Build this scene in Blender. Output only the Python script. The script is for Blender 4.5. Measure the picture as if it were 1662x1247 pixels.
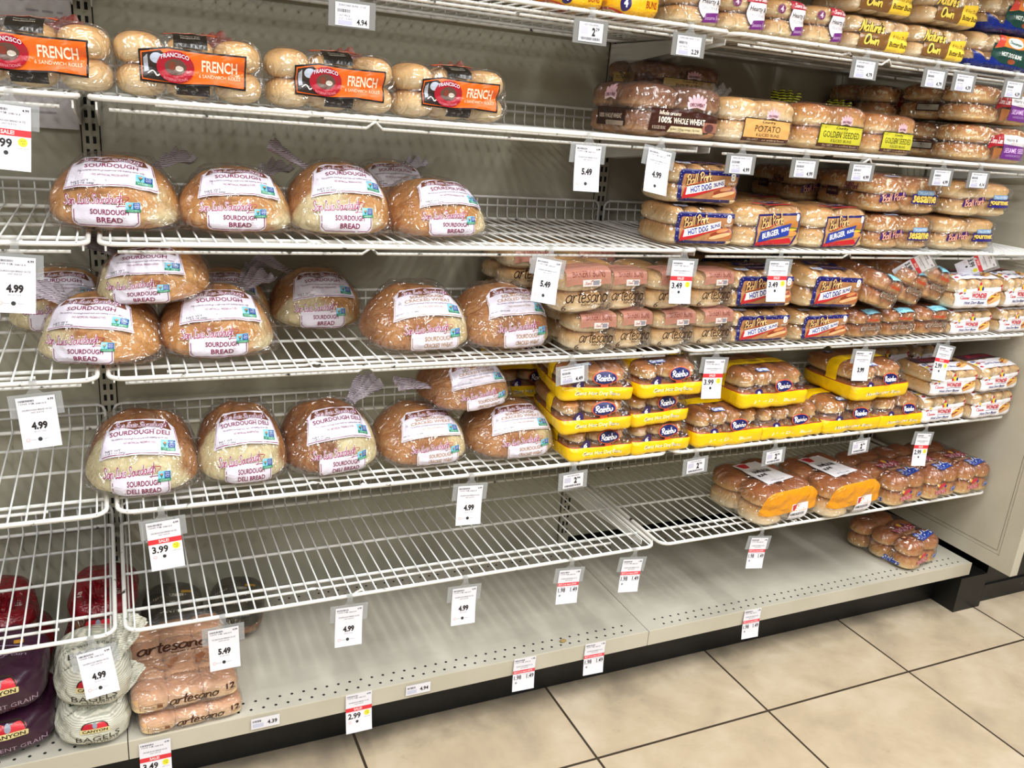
import bpy, bmesh, math, random
from math import sin, cos, pi, radians as rad
from mathutils import Vector, Matrix, noise, Euler
from mathutils.bvhtree import BVHTree
random.seed(7)
for o in list(bpy.data.objects): bpy.data.objects.remove(o)
SC = bpy.context.scene
COL = SC.collection

# ------------------------------------------------------------------ camera, light, exposure
cam = bpy.data.cameras.new('camera'); co = bpy.data.objects.new('camera', cam); COL.objects.link(co)
cam.sensor_width = 36.0; cam.lens = 1374.3/1662*36.0; cam.clip_start = 0.02
co.location = (0.030, -2.0028, 1.4019)
co.rotation_euler = Euler((rad(72.349), rad(-4.591), rad(-24.499)), 'XYZ')
SC.camera = co
SC.view_settings.view_transform = 'Standard'; SC.view_settings.look = 'None'
SC.view_settings.gamma = 1.0; SC.view_settings.use_curve_mapping = False
SC.view_settings.exposure = -0.48
SC.cycles.transparent_max_bounces = 32
SC.cycles.max_bounces = 6
w = bpy.data.worlds.new('store'); SC.world = w; w.use_nodes = True
w.node_tree.nodes['Background'].inputs[0].default_value = (0.92, 0.96, 1.0, 1)
w.node_tree.nodes['Background'].inputs[1].default_value = 0.11
def area(name, loc, rot, sx, sy, power, col=(1, .985, .955)):
    l = bpy.data.lights.new(name, 'AREA'); l.shape = 'RECTANGLE'; l.size = sx; l.size_y = sy; l.energy = power; l.color = col
    o = bpy.data.objects.new(name, l); COL.objects.link(o); o.location = loc; o.rotation_euler = rot; return o
# ceiling fluorescents above the aisle, tubes running across it
for fx in (-1.6, .1, 1.8, 3.5):
    area('ceiling_fluorescent_light', (fx, -1.95, 3.2), (0, 0, 0), .22, 1.5, 78)
    area('ceiling_fluorescent_light', (fx, -4.1, 3.2), (0, 0, 0), .22, 1.5, 70)

# ------------------------------------------------------------------ materials
MATS = {}
def srgb(c):
    if isinstance(c, str): c = tuple(int(c[i:i+2], 16)/255 for i in (0, 2, 4))
    return tuple((x/12.92 if x <= .04045 else ((x+.055)/1.055)**2.4) for x in c)
def newmat(name):
    m = bpy.data.materials.new(name); m.use_nodes = True; nt = m.node_tree
    return m, nt, nt.nodes['Principled BSDF']
def N(nt, typ, **kw):
    n = nt.nodes.new(typ)
    for k, v in kw.items():
        if k.startswith('i_'): n.inputs[k[2:].replace('_', ' ')].default_value = v
        elif isinstance(k, str): setattr(n, k, v)
    return n
def ramp(nt, stops):
    r = nt.nodes.new('ShaderNodeValToRGB'); e = r.color_ramp.elements
    while len(e) > 2: e.remove(e[-1])
    for i, (p, c) in enumerate(stops):
        x = e[i] if i < 2 else e.new(p)
        x.position = p; x.color = (*srgb(c), 1) if not isinstance(c, float) else (c, c, c, 1)
    return r
def flat(c, rough=.4, metal=0., name=None):
    k = ('flat', c, rough, metal)
    if k not in MATS:
        m, nt, b = newmat(name or 'print_' + str(c)); b.inputs['Base Color'].default_value = (*srgb(c), 1)
        b.inputs['Roughness'].default_value = rough; b.inputs['Metallic'].default_value = metal; MATS[k] = m
    return MATS[k]
def noisy(name, c1, c2, scale=6, rough=.5, bump=.0, bscale=60, detail=4, lo=.35, hi=.65, stretch=(1, 1, 1)):
    if name in MATS: return MATS[name]
    m, nt, b = newmat(name); L = nt.links
    tc = N(nt, 'ShaderNodeTexCoord'); mp = N(nt, 'ShaderNodeMapping'); mp.inputs['Scale'].default_value = stretch
    L.new(tc.outputs['Object'], mp.inputs[0])
    n = N(nt, 'ShaderNodeTexNoise', i_Scale=scale, i_Detail=detail); L.new(mp.outputs[0], n.inputs['Vector'])
    r = ramp(nt, [(lo, c1), (hi, c2)]); L.new(n.outputs['Fac'], r.inputs[0]); L.new(r.outputs[0], b.inputs['Base Color'])
    b.inputs['Roughness'].default_value = rough
    if bump:
        n2 = N(nt, 'ShaderNodeTexNoise', i_Scale=bscale, i_Detail=3); L.new(mp.outputs[0], n2.inputs['Vector'])
        bp = N(nt, 'ShaderNodeBump', i_Strength=bump, i_Distance=.002); L.new(n2.outputs['Fac'], bp.inputs['Height']); L.new(bp.outputs[0], b.inputs['Normal'])
    MATS[name] = m; return m
def bread(name, pale, mid, top, z=(.3, .6, .9), bumps=.35, spots=None):
    """crust colour belongs to the bun: pale sides, baked top (by height in the bun itself)"""
    if name in MATS: return MATS[name]
    m, nt, b = newmat(name); L = nt.links
    tc = N(nt, 'ShaderNodeTexCoord'); sp = N(nt, 'ShaderNodeSeparateXYZ'); L.new(tc.outputs['Generated'], sp.inputs[0])
    n = N(nt, 'ShaderNodeTexNoise', i_Scale=14., i_Detail=4.); L.new(tc.outputs['Object'], n.inputs['Vector'])
    a = N(nt, 'ShaderNodeMath', operation='MULTIPLY_ADD'); a.inputs[1].default_value = .5; a.inputs[2].default_value = -.25
    L.new(n.outputs['Fac'], a.inputs[0]); s = N(nt, 'ShaderNodeMath', operation='ADD'); L.new(a.outputs[0], s.inputs[0]); L.new(sp.outputs[2], s.inputs[1])
    r = ramp(nt, [(z[0], pale), (z[2], top)]); e = r.color_ramp.elements.new(z[1]); e.color = (*srgb(mid), 1)
    L.new(s.outputs[0], r.inputs[0]); out = r.outputs[0]
    if spots:
        v = N(nt, 'ShaderNodeTexNoise', i_Scale=90., i_Detail=2.); L.new(tc.outputs['Object'], v.inputs['Vector'])
        rr = ramp(nt, [(.56, 0.), (.64, 1.)]); L.new(v.outputs['Fac'], rr.inputs[0])
        mx = N(nt, 'ShaderNodeMix', data_type='RGBA'); L.new(rr.outputs[0], mx.inputs[0]); L.new(out, mx.inputs[6]); mx.inputs[7].default_value = (*srgb(spots), 1); out = mx.outputs[2]
    L.new(out, b.inputs['Base Color']); b.inputs['Roughness'].default_value = .55
    n2 = N(nt, 'ShaderNodeTexNoise', i_Scale=120., i_Detail=4.); L.new(tc.outputs['Object'], n2.inputs['Vector'])
    bp = N(nt, 'ShaderNodeBump', i_Strength=bumps, i_Distance=.002); L.new(n2.outputs['Fac'], bp.inputs['Height']); L.new(bp.outputs[0], b.inputs['Normal'])
    MATS[name] = m; return m
def loafmat(name, dark, light, cream):
    """attribute 'kiss' = pale torn side where two loaves baked against each other"""
    if name in MATS: return MATS[name]
    m, nt, b = newmat(name); L = nt.links
    tc = N(nt, 'ShaderNodeTexCoord')
    n = N(nt, 'ShaderNodeTexNoise', i_Scale=9., i_Detail=7., i_Roughness=.65); L.new(tc.outputs['Object'], n.inputs['Vector'])
    r = ramp(nt, [(.36, dark), (.66, light)]); L.new(n.outputs['Fac'], r.inputs[0])
    n3 = N(nt, 'ShaderNodeTexNoise', i_Scale=45., i_Detail=5., i_Roughness=.7); L.new(tc.outputs['Object'], n3.inputs['Vector'])
    r3 = ramp(nt, [(.52, 0.), (.75, .3)]); L.new(n3.outputs['Fac'], r3.inputs[0])
    m3 = N(nt, 'ShaderNodeMix', data_type='RGBA'); L.new(r3.outputs[0], m3.inputs[0]); L.new(r.outputs[0], m3.inputs[6]); m3.inputs[7].default_value = (*srgb(cream), 1)
    at = N(nt, 'ShaderNodeAttribute', attribute_name='kiss')
    r2 = ramp(nt, [(.42, cream), (.6, 'e0cfa0')]); L.new(n3.outputs['Fac'], r2.inputs[0])
    mx = N(nt, 'ShaderNodeMix', data_type='RGBA'); L.new(at.outputs['Fac'], mx.inputs[0]); L.new(m3.outputs[2], mx.inputs[6]); L.new(r2.outputs[0], mx.inputs[7])
    L.new(mx.outputs[2], b.inputs['Base Color']); b.inputs['Roughness'].default_value = .6
    bp = N(nt, 'ShaderNodeBump', i_Strength=.5, i_Distance=.003); L.new(n3.outputs['Fac'], bp.inputs['Height']); L.new(bp.outputs[0], b.inputs['Normal'])
    MATS[name] = m; return m
def filmmat(name='clear_film', tint=(1, 1, 1), haze=.018, rough=.15, spec=.14, wr=1.0):
    if name in MATS: return MATS[name]
    m = bpy.data.materials.new(name); m.use_nodes = True; nt = m.node_tree; nt.nodes.clear(); L = nt.links
    out = N(nt, 'ShaderNodeOutputMaterial'); tr = N(nt, 'ShaderNodeBsdfTransparent'); tr.inputs[0].default_value = (*tint, 1)
    gl = N(nt, 'ShaderNodeBsdfGlossy'); gl.inputs['Roughness'].default_value = rough
    df = N(nt, 'ShaderNodeBsdfDiffuse'); df.inputs[0].default_value = (.8, .8, .82, 1)
    tc = N(nt, 'ShaderNodeTexCoord'); mp = N(nt, 'ShaderNodeMapping'); mp.inputs['Scale'].default_value = (1, 1, 1); mp.inputs['Rotation'].default_value = (.4, .7, .5)
    L.new(tc.outputs['Object'], mp.inputs[0])
    n = N(nt, 'ShaderNodeTexNoise', i_Scale=20., i_Detail=2., i_Distortion=1.2); L.new(mp.outputs[0], n.inputs['Vector'])
    # creases of crinkled plastic: ridged noise plus small facets
    a = N(nt, 'ShaderNodeMath', operation='SUBTRACT'); a.inputs[1].default_value = .5; L.new(n.outputs['Fac'], a.inputs[0])
    ab = N(nt, 'ShaderNodeMath', operation='ABSOLUTE'); L.new(a.outputs[0], ab.inputs[0])
    vr = N(nt, 'ShaderNodeTexVoronoi', i_Scale=34.); L.new(n.outputs['Color'], vr.inputs['Vector'])
    va = N(nt, 'ShaderNodeVectorMath', operation='MULTIPLY_ADD'); L.new(n.outputs['Color'], va.inputs[0]); va.inputs[1].default_value = (.03, .03, .03); L.new(mp.outputs[0], va.inputs[2]); L.new(va.outputs[0], vr.inputs['Vector'])
    sm = N(nt, 'ShaderNodeMath', operation='MULTIPLY_ADD'); L.new(vr.outputs['Distance'], sm.inputs[0]); sm.inputs[1].default_value = .22; L.new(ab.outputs[0], sm.inputs[2])
    bp = N(nt, 'ShaderNodeBump', i_Strength=wr, i_Distance=.05); L.new(sm.outputs[0], bp.inputs['Height']); L.new(bp.outputs[0], gl.inputs['Normal'])
    lw = N(nt, 'ShaderNodeLayerWeight', i_Blend=.35); L.new(bp.outputs[0], lw.inputs['Normal'])
    ma = N(nt, 'ShaderNodeMath', operation='MULTIPLY_ADD', use_clamp=True); ma.inputs[1].default_value = .26; ma.inputs[2].default_value = spec; L.new(lw.outputs['Fresnel'], ma.inputs[0])
    m1 = N(nt, 'ShaderNodeMixShader', i_Fac=haze); L.new(tr.outputs[0], m1.inputs[1]); L.new(df.outputs[0], m1.inputs[2])
    m2 = N(nt, 'ShaderNodeMixShader'); L.new(ma.outputs[0], m2.inputs[0]); L.new(m1.outputs[0], m2.inputs[1]); L.new(gl.outputs[0], m2.inputs[2])
    L.new(m2.outputs[0], out.inputs[0]); MATS[name] = m; return m
def printfilm(name, c, alpha=.75, rough=.22, bump=.5, c2=None, sc=25):
    """glossy printed plastic, partly see-through"""
    if name in MATS: return MATS[name]
    m, nt, b = newmat(name); L = nt.links
    b.inputs['Base Color'].default_value = (*srgb(c), 1); b.inputs['Roughness'].default_value = rough; b.inputs['Alpha'].default_value = alpha
    tc = N(nt, 'ShaderNodeTexCoord'); n = N(nt, 'ShaderNodeTexNoise', i_Scale=sc, i_Detail=3., i_Distortion=1.2); L.new(tc.outputs['Object'], n.inputs['Vector'])
    bp = N(nt, 'ShaderNodeBump', i_Strength=bump, i_Distance=.012); L.new(n.outputs['Fac'], bp.inputs['Height']); L.new(bp.outputs[0], b.inputs['Normal'])
    if c2:
        r = ramp(nt, [(.35, c), (.65, c2)]); L.new(n.outputs['Fac'], r.inputs[0]); L.new(r.outputs[0], b.inputs['Base Color'])
    MATS[name] = m; return m
def wavemat(name, c1, c2, scale=60, dist=3., alpha=1.):
    if name in MATS: return MATS[name]
    m, nt, b = newmat(name); L = nt.links
    tc = N(nt, 'ShaderNodeTexCoord'); wv = N(nt, 'ShaderNodeTexWave', i_Scale=scale, i_Distortion=dist); wv.bands_direction = 'Z'; wv.inputs['Detail Scale'].default_value = .4
    L.new(tc.outputs['Object'], wv.inputs['Vector']); r = ramp(nt, [(.35, c1), (.6, c2)]); L.new(wv.outputs['Fac'], r.inputs[0]); L.new(r.outputs[0], b.inputs['Base Color'])
    b.inputs['Roughness'].default_value = .28; b.inputs['Alpha'].default_value = alpha
    n = N(nt, 'ShaderNodeTexNoise', i_Scale=16., i_Detail=3., i_Distortion=1.2); L.new(tc.outputs['Object'], n.inputs['Vector'])
    bp = N(nt, 'ShaderNodeBump', i_Strength=.7, i_Distance=.02); L.new(n.outputs['Fac'], bp.inputs['Height']); L.new(bp.outputs[0], b.inputs['Normal'])
    MATS[name] = m; return m

FILM = filmmat()
PAINT = noisy('white_shelf_enamel', 'd0d2d0', 'e6e8e6', 5, .32, .05)
def chipped():
    m, nt, b = newmat('chipped_white_enamel'); L = nt.links
    tc = N(nt, 'ShaderNodeTexCoord'); n = N(nt, 'ShaderNodeTexNoise', i_Scale=38., i_Detail=5.); L.new(tc.outputs['Object'], n.inputs['Vector'])
    r = ramp(nt, [(.30, '3a3833'), (.36, 'e4e4e0')]); L.new(n.outputs['Fac'], r.inputs[0]); L.new(r.outputs[0], b.inputs['Base Color']); b.inputs['Roughness'].default_value = .3
    return m
CHIP = chipped()
PANEL = noisy('greige_enamel_panel', '9a9888', 'a4a292', 3, .42, .04, 200, stretch=(1, 1, .4))
DECK = noisy('worn_cream_deck', 'a19e93', 'c4c1b5', 4, .38, .05, 120, detail=7, lo=.3, hi=.7)
CREAM = noisy('cream_end_panel', 'b9b3a1', 'c4bfae', 5, .45, .04, 200)
BLACK = noisy('black_kick_plate', '070707', '121211', 10, .45)
HOLE = flat('0a0a09', .9, name='dark_slot')

# ------------------------------------------------------------------ mesh helpers
class MB:
    def __init__(s): s.v = []; s.f = []; s.m = []; s.mats = []
    def mi(s, mat):
        if mat not in s.mats: s.mats.append(mat)
        return s.mats.index(mat)
    def add(s, vs, fs, mat):
        o = len(s.v); k = s.mi(mat); s.v += [tuple(v) for v in vs]
        for f in fs: s.f.append(tuple(i+o for i in f)); s.m.append(k)
    def box(s, x0, x1, y0, y1, z0, z1, mat):
        v = [(x, y, z) for z in (z0, z1) for y in (y0, y1) for x in (x0, x1)]
        s.add(v, [(0, 2, 3, 1), (4, 5, 7, 6), (0, 1, 5, 4), (2, 6, 7, 3), (0, 4, 6, 2), (1, 3, 7, 5)], mat)
    def tube(s, pts, r, mat, n=8, closed=False):
        P = [Vector(p) for p in pts]; k = len(P); vs = []; up = None
        for i, p in enumerate(P):
            a = P[(i-1) % k] if (i > 0 or closed) else P[i]; b = P[(i+1) % k] if (i < k-1 or closed) else P[i]
            t = (b-a).normalized()
            if up is None: up = Vector((0, 0, 1)) if abs(t.z) < .9 else Vector((0, 1, 0))
            x = t.cross(up).normalized(); y = x.cross(t).normalized(); up = y
            for j in range(n): q = 2*pi*j/n; vs.append(p+x*r*cos(q)+y*r*sin(q))
        fs = []
        for i in range(k if closed else k-1):
            for j in range(n):
                a = i*n+j; b = i*n+(j+1) % n; c = ((i+1) % k)*n+(j+1) % n; d = ((i+1) % k)*n+j; fs.append((a, b, c, d))
        if not closed: fs.append(tuple(range(n))[::-1]); fs.append(tuple((k-1)*n+j for j in range(n)))
        s.add(vs, fs, mat)
    def mesh(s, name, smooth=True):
        me = bpy.data.meshes.new(name); me.from_pydata(s.v, [], s.f)
        for m in s.mats: me.materials.append(m)
        me.polygons.foreach_set('material_index', s.m)
        if smooth: me.polygons.foreach_set('use_smooth', [True]*len(s.f))
        me.update(); return me
    def obj(s, name, parent=None, smooth=True):
        return link(name, s.mesh(name, smooth), parent)
def link(name, me, parent=None, loc=None):
    o = bpy.data.objects.new(name, me); COL.objects.link(o)
    if parent: o.parent = parent
    if loc is not None: o.location = loc
    return o
def empty(name, loc=(0, 0, 0)):
    o = bpy.data.objects.new(name, None); COL.objects.link(o); o.location = loc; o.empty_display_size = .05; return o
def tag(o, label=None, cat=None, group=None, kind=None):
    for k, v in (('label', label), ('category', cat), ('group', group), ('kind', kind)):
        if v: o[k] = v
    return o
def copy_tree(o, parent=None):
    c = o.copy(); COL.objects.link(c); c.parent = parent
    for ch in o.children: copy_tree(ch, c)
    return c
def sharp(me, ang=35):
    me.set_sharp_from_angle(angle=rad(ang))

# ------------------------------------------------------------------ flat artwork (printed labels)
_tc = {}
def text2d(s, bold=0.0, shear=0.0):
    k = (s, bold, shear)
    if k in _tc: return _tc[k]
    cu = bpy.data.curves.new('t', 'FONT'); cu.body = s; cu.size = 1; cu.offset = bold; cu.shear = shear; cu.resolution_u = 2; cu.fill_mode = 'FRONT'
    o = bpy.data.objects.new('t', cu); COL.objects.link(o)
    dg = bpy.context.evaluated_depsgraph_get(); me = bpy.data.meshes.new_from_object(o.evaluated_get(dg))
    me.calc_loop_triangles(); vs = [(v.co.x, v.co.y) for v in me.vertices]; ts = [tuple(t.vertices) for t in me.loop_triangles]
    bpy.data.objects.remove(o); bpy.data.curves.remove(cu); bpy.data.meshes.remove(me)
    if not vs: vs = [(0, 0)]
    x0 = min(v[0] for v in vs); x1 = max(v[0] for v in vs); y0 = min(v[1] for v in vs); y1 = max(v[1] for v in vs)
    _tc[k] = (vs, ts, (x0, y0, x1, y1)); return _tc[k]
G = {
'a': (1.1, [[(.8,.8),(.5,1),(.15,.8),(0,.45),(.15,.08),(.45,0),(.75,.35),(.85,.95),(.85,.3),(1.05,0)]]),
'b': (.95, [[(.1,2),(.05,0)],[(.05,.6),(.4,1),(.8,.6),(.6,.1),(.05,.05)]]),
'c': (.8, [[(.7,.8),(.4,1),(.05,.6),(.15,.1),(.45,0),(.75,.2)]]),
'd': (1.05, [[(.7,.85),(.4,1),(.05,.7),(.05,.25),(.35,0),(.7,.3)],[(.95,2.0),(.8,1),(.75,.2),(.95,0)]]),
'e': (.85, [[(.05,.5),(.6,.65),(.55,.95),(.3,1),(.05,.7),(.05,.3),(.3,0),(.75,.2)]]),
'g': (.95, [[(.7,.85),(.4,1),(.05,.7),(.05,.3),(.35,.05),(.7,.35)],[(.8,1),(.7,-.4),(.4,-.85),(.0,-.6)]]),
'h': (.95, [[(.2,2),(.05,0)],[(.05,.5),(.4,.98),(.65,.8),(.6,.2),(.8,0)]]),
'i': (.45, [[(.12,1),(.1,.15),(.3,0)],[(.16,1.4),(.2,1.5)]]),
'k': (.85, [[(.15,2),(.05,0)],[(.65,1),(.1,.5),(.7,0)]]),
'l': (.5, [[(.2,2),(.08,.3),(.3,0)]]),
'm': (1.3, [[(0,1),(.05,0)],[(.05,.6),(.3,.95),(.5,.8),(.52,0)],[(.52,.6),(.8,.95),(1,.8),(1.05,0)]]),
'n': (.95, [[(0,1),(.05,0)],[(.05,.6),(.35,.98),(.62,.8),(.65,.2),(.82,0)]]),
'o': (.9, [[(.4,1),(.1,.8),(0,.4),(.2,.05),(.45,0),(.75,.3),(.75,.75),(.4,1),(.5,.9),(.9,.85)]]),
'p': (.95, [[(0,1),(.0,-.8)],[(.05,.6),(.4,1),(.8,.6),(.5,0),(.05,.15)]]),
'r': (.72, [[(0,1),(.07,.5),(.05,0)],[(.07,.5),(.3,.92),(.62,.95)]]),
's': (.75, [[(.6,.9),(.35,1),(.12,.8),(.35,.5),(.55,.25),(.35,0),(0,.1)]]),
't': (.7, [[(.35,1.7),(.28,.6),(.35,.1),(.6,0)],[(0,1.05),(.65,1.12)]]),
'u': (1.0, [[(0,1),(.02,.3),(.3,0),(.6,.3),(.7,1),(.7,.25),(.9,0)]]),
'w': (1.2, [[(0,1),(.2,.1),(.5,.7),(.75,.1),(1.05,1)]]),
'y': (.9, [[(0,1),(.1,.4),(.4,.3),(.7,1)],[(.7,1),(.5,-.4),(.1,-.8)]]),
"'": (.3, [[(.15,2),(.05,1.6)]]), ' ': (.6, []), '&': (1., [[(.9,.1),(.2,1.2),(.4,1.6),(.6,1.2),(.0,.4),(.4,0),(.9,.6)]]),
'S': (1.15, [[(1.05,1.6),(.8,2),(.4,1.9),(.3,1.4),(.7,.9),(.75,.3),(.3,0),(-.2,.3)]]),
'L': (1.15, [[(.8,1.7),(.6,2.05),(.35,1.8),(.35,1),(.05,.1),(.2,0),(.6,.15),(1.2,-.05)]]),
'B': (1.2, [[(.2,1.9),(.1,0)],[(-.2,1.6),(.5,2.1),(1.,1.7),(.6,1.1),(.2,1.05),(.9,.95),(1.05,.4),(.6,0),(-.1,.1)]]),
'P': (1.1, [[(.2,1.9),(.1,0)],[(-.2,1.6),(.5,2.1),(1.05,1.6),(.6,.95),(.2,1)]]),
'N': (1.25, [[(-.1,.1),(.05,0),(.25,1.9),(.85,.1),(1.05,2.1)]]),
'O': (1.3, [[(.7,2),(.2,1.6),(.05,.7),(.4,0),(.9,.2),(1.15,1),(.95,1.8),(.5,1.9)]]),
'R': (1.2, [[(.2,1.9),(.1,0)],[(-.15,1.6),(.5,2.1),(1.,1.6),(.5,1.),(.2,1),(.6,.6),(1.1,0)]]),
'C': (1.1, [[(.95,1.7),(.6,2),(.1,1.4),(.1,.4),(.5,0),(1.,.3)]]),
'H': (1.2, [[(.1,2),(.1,0)],[(.9,2),(.9,0)],[(.1,1),(.9,1.1)]]),
'W': (1.6, [[(0,2),(.3,0),(.7,1.4),(1.1,0),(1.5,2)]]),
'D': (1.2, [[(.15,1.9),(.1,0)],[(-.1,1.9),(.7,1.9),(1.1,1),(.7,.1),(-.1,0)]]),
}
def spline(p, k=5):
    if len(p) < 3: return p
    out = []
    for i in range(len(p)-1):
        p0 = p[max(i-1, 0)]; p1 = p[i]; p2 = p[i+1]; p3 = p[min(i+2, len(p)-1)]
        for j in range(k):
            t = j/k; out.append(tuple(.5*((2*b)+(-a+c)*t+(2*a-5*b+4*c-d)*t*t+(-a+3*b-3*c+d)*t**3) for a, b, c, d in zip(p0, p1, p2, p3)))
    out.append(p[-1]); return out
def ribbon(pts, wd):
    vs = []; fs = []
    if len(pts) < 2: return vs, fs
    for i, p in enumerate(pts):
        a = pts[max(i-1, 0)]; b = pts[min(i+1, len(pts)-1)]; dx = b[0]-a[0]; dy = b[1]-a[1]; l = math.hypot(dx, dy) or 1
        nx, ny = -dy/l*wd/2, dx/l*wd/2; vs += [(p[0]+nx, p[1]+ny), (p[0]-nx, p[1]-ny)]
    for i in range(len(pts)-1): a = 2*i; fs += [(a, a+1, a+3), (a, a+3, a+2)]
    return vs, fs
def script2d(s, wd):
    x = 0; V = []; F = []
    for ch in s:
        adv, st = G.get(ch, G['o'])
        for q in st:
            pts = spline([(x+a+.18*b, b) for a, b in q]); pts = [(pts[0][0]-.02, pts[0][1]-.02)]+pts+[(pts[-1][0]+.02, pts[-1][1])]
            v, f = ribbon(pts, wd); o = len(V); V += v; F += [tuple(i+o for i in t) for t in f]
        x += adv
    return V, F, x
def split_tris(vs, ts, lim):
    vs = list(vs); work = list(ts); out = []; mid = {}
    while work:
        t = work.pop(); best = 0; e = 0
        for i in range(3):
            a, b = vs[t[i]], vs[t[(i+1) % 3]]; l = math.hypot(a[0]-b[0], a[1]-b[1])
            if l > best: best = l; e = i
        if best <= lim: out.append(t); continue
        a, b, c = t[e], t[(e+1) % 3], t[(e+2) % 3]; k = (min(a, b), max(a, b))
        if k not in mid: vs.append(((vs[a][0]+vs[b][0])/2, (vs[a][1]+vs[b][1])/2)); mid[k] = len(vs)-1
        m = mid[k]; work += [(a, m, c), (m, b, c)]
    return vs, out
def art_items(items):
    """items in metres -> list of (verts2d, tris, colour, layer)"""
    res = []
    for li, it in enumerate(items):
        k = it[0]
        if k == 'r':
            _, x0, y0, x1, y1, c = it[:6]; rr = it[6] if len(it) > 6 else 0
            if rr:
                pts = []
                for cx, cy, a0 in ((x1-rr, y1-rr, 0), (x0+rr, y1-rr, 90), (x0+rr, y0+rr, 180), (x1-rr, y0+rr, 270)):
                    pts += [(cx+rr*cos(rad(a0+t)), cy+rr*sin(rad(a0+t))) for t in (0, 30, 60, 90)]
            else: pts = [(x0, y0), (x1, y0), (x1, y1), (x0, y1)]
            res.append((pts, poly_tris(pts), c, li))
        elif k == 'p': res.append((list(it[1]), poly_tris(it[1]), it[2], li))
        elif k == 'e':
            _, cx, cy, rx, ry, c = it[:6]; a = rad(it[6]) if len(it) > 6 else 0
            pts = []
            for j in range(20):
                q = 2*pi*j/20; u, v = rx*cos(q), ry*sin(q); pts.append((cx+u*cos(a)-v*sin(a), cy+u*sin(a)+v*cos(a)))
            res.append((pts, [(0, i, i+1) for i in range(1, 19)], c, li))
        elif k == 'l':
            v, f = ribbon(it[1], it[2]); res.append((v, f, it[3], li))
        elif k in 'ts':
            _, s, cx, cy, wd, ht, c = it[:7]; kw = it[7] if len(it) > 7 else {}
            if k == 't': vs, ts, (x0, y0, x1, y1) = text2d(s, kw.get('b', 0), kw.get('sh', 0))
            else:
                vs, ts, _x = script2d(s, kw.get('w', .2)); x0 = min(v[0] for v in vs); x1 = max(v[0] for v in vs); y0 = min(v[1] for v in vs); y1 = max(v[1] for v in vs)
            sx, sy = wd/max(x1-x0, 1e-6), ht/max(y1-y0, 1e-6)
            a = rad(kw.get('a', 0)); bend = kw.get('bend', 0); pts = []
            for x, y in vs:
                u = (x-(x0+x1)/2)*sx; v = (y-(y0+y1)/2)*sy + bend*(1-(2*(x-x0)/(x1-x0)-1)**2)
                pts.append((cx+u*cos(a)-v*sin(a), cy+u*sin(a)+v*cos(a)))
            res.append((pts, ts, c, kw.get('lay', li)))
    out = []; boxes = []
    for pts, ts, c, li in res:
        bb = (min(p[0] for p in pts), min(p[1] for p in pts), max(p[0] for p in pts), max(p[1] for p in pts)); l = 0
        for b, bl in boxes:
            if bb[0] < b[2] and bb[2] > b[0] and bb[1] < b[3] and bb[3] > b[1]: l = max(l, bl+1)
        boxes.append((bb, l)); out.append((pts, ts, c, l))
    return out
def poly_tris(pts):
    from mathutils.geometry import tessellate_polygon
    return [tuple(t) for t in tessellate_polygon([[Vector((x, y, 0)) for x, y in pts]])]
def art_flat(mb, items, org, U, V, rough=.5, step=.00015, base=.0003):
    org = Vector(org); U = Vector(U); V = Vector(V); n = U.cross(V).normalized()
    for pts, ts, c, li in art_items(items):
        mb.add([org+U*x+V*y+n*(base+step*li) for x, y in pts], ts, flat(c, rough))
def art_wrap(name, items, bvh, org, U, V, parent, rough=.3, step=.00025, base=.0006, lim=.007, reach=.4):
    """print the artwork onto the curved film by dropping it along -(U x V)"""
    org = Vector(org); U = Vector(U).normalized(); V = Vector(V).normalized(); n = U.cross(V).normalized(); mb = MB()
    for pts, ts, c, li in art_items(items):
        pts, ts = split_tris(pts, ts, lim); vs = []; bad = set()
        for i, (x, y) in enumerate(pts):
            p = org+U*x+V*y; h = bvh.ray_cast(p+n*reach, -n, reach*2)
            if h[0] is None: h = bvh.find_nearest(p); bad.add(i)
            q, nn = h[0], h[1]
            if nn.dot(n) < 0: nn = -nn
            vs.append(q+(nn*.6+n*.4)*(base+step*li))
        ts = [t if ((pts[t[1]][0]-pts[t[0]][0])*(pts[t[2]][1]-pts[t[0]][1])-(pts[t[1]][1]-pts[t[0]][1])*(pts[t[2]][0]-pts[t[0]][0])) > 0 else t[::-1] for t in ts if not (t[0] in bad and t[1] in bad and t[2] in bad)]
        m = c if isinstance(c, bpy.types.Material) else flat(c, rough)
        mb.add(vs, ts, m)
    return mb.obj(name, parent, smooth=False)

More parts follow.
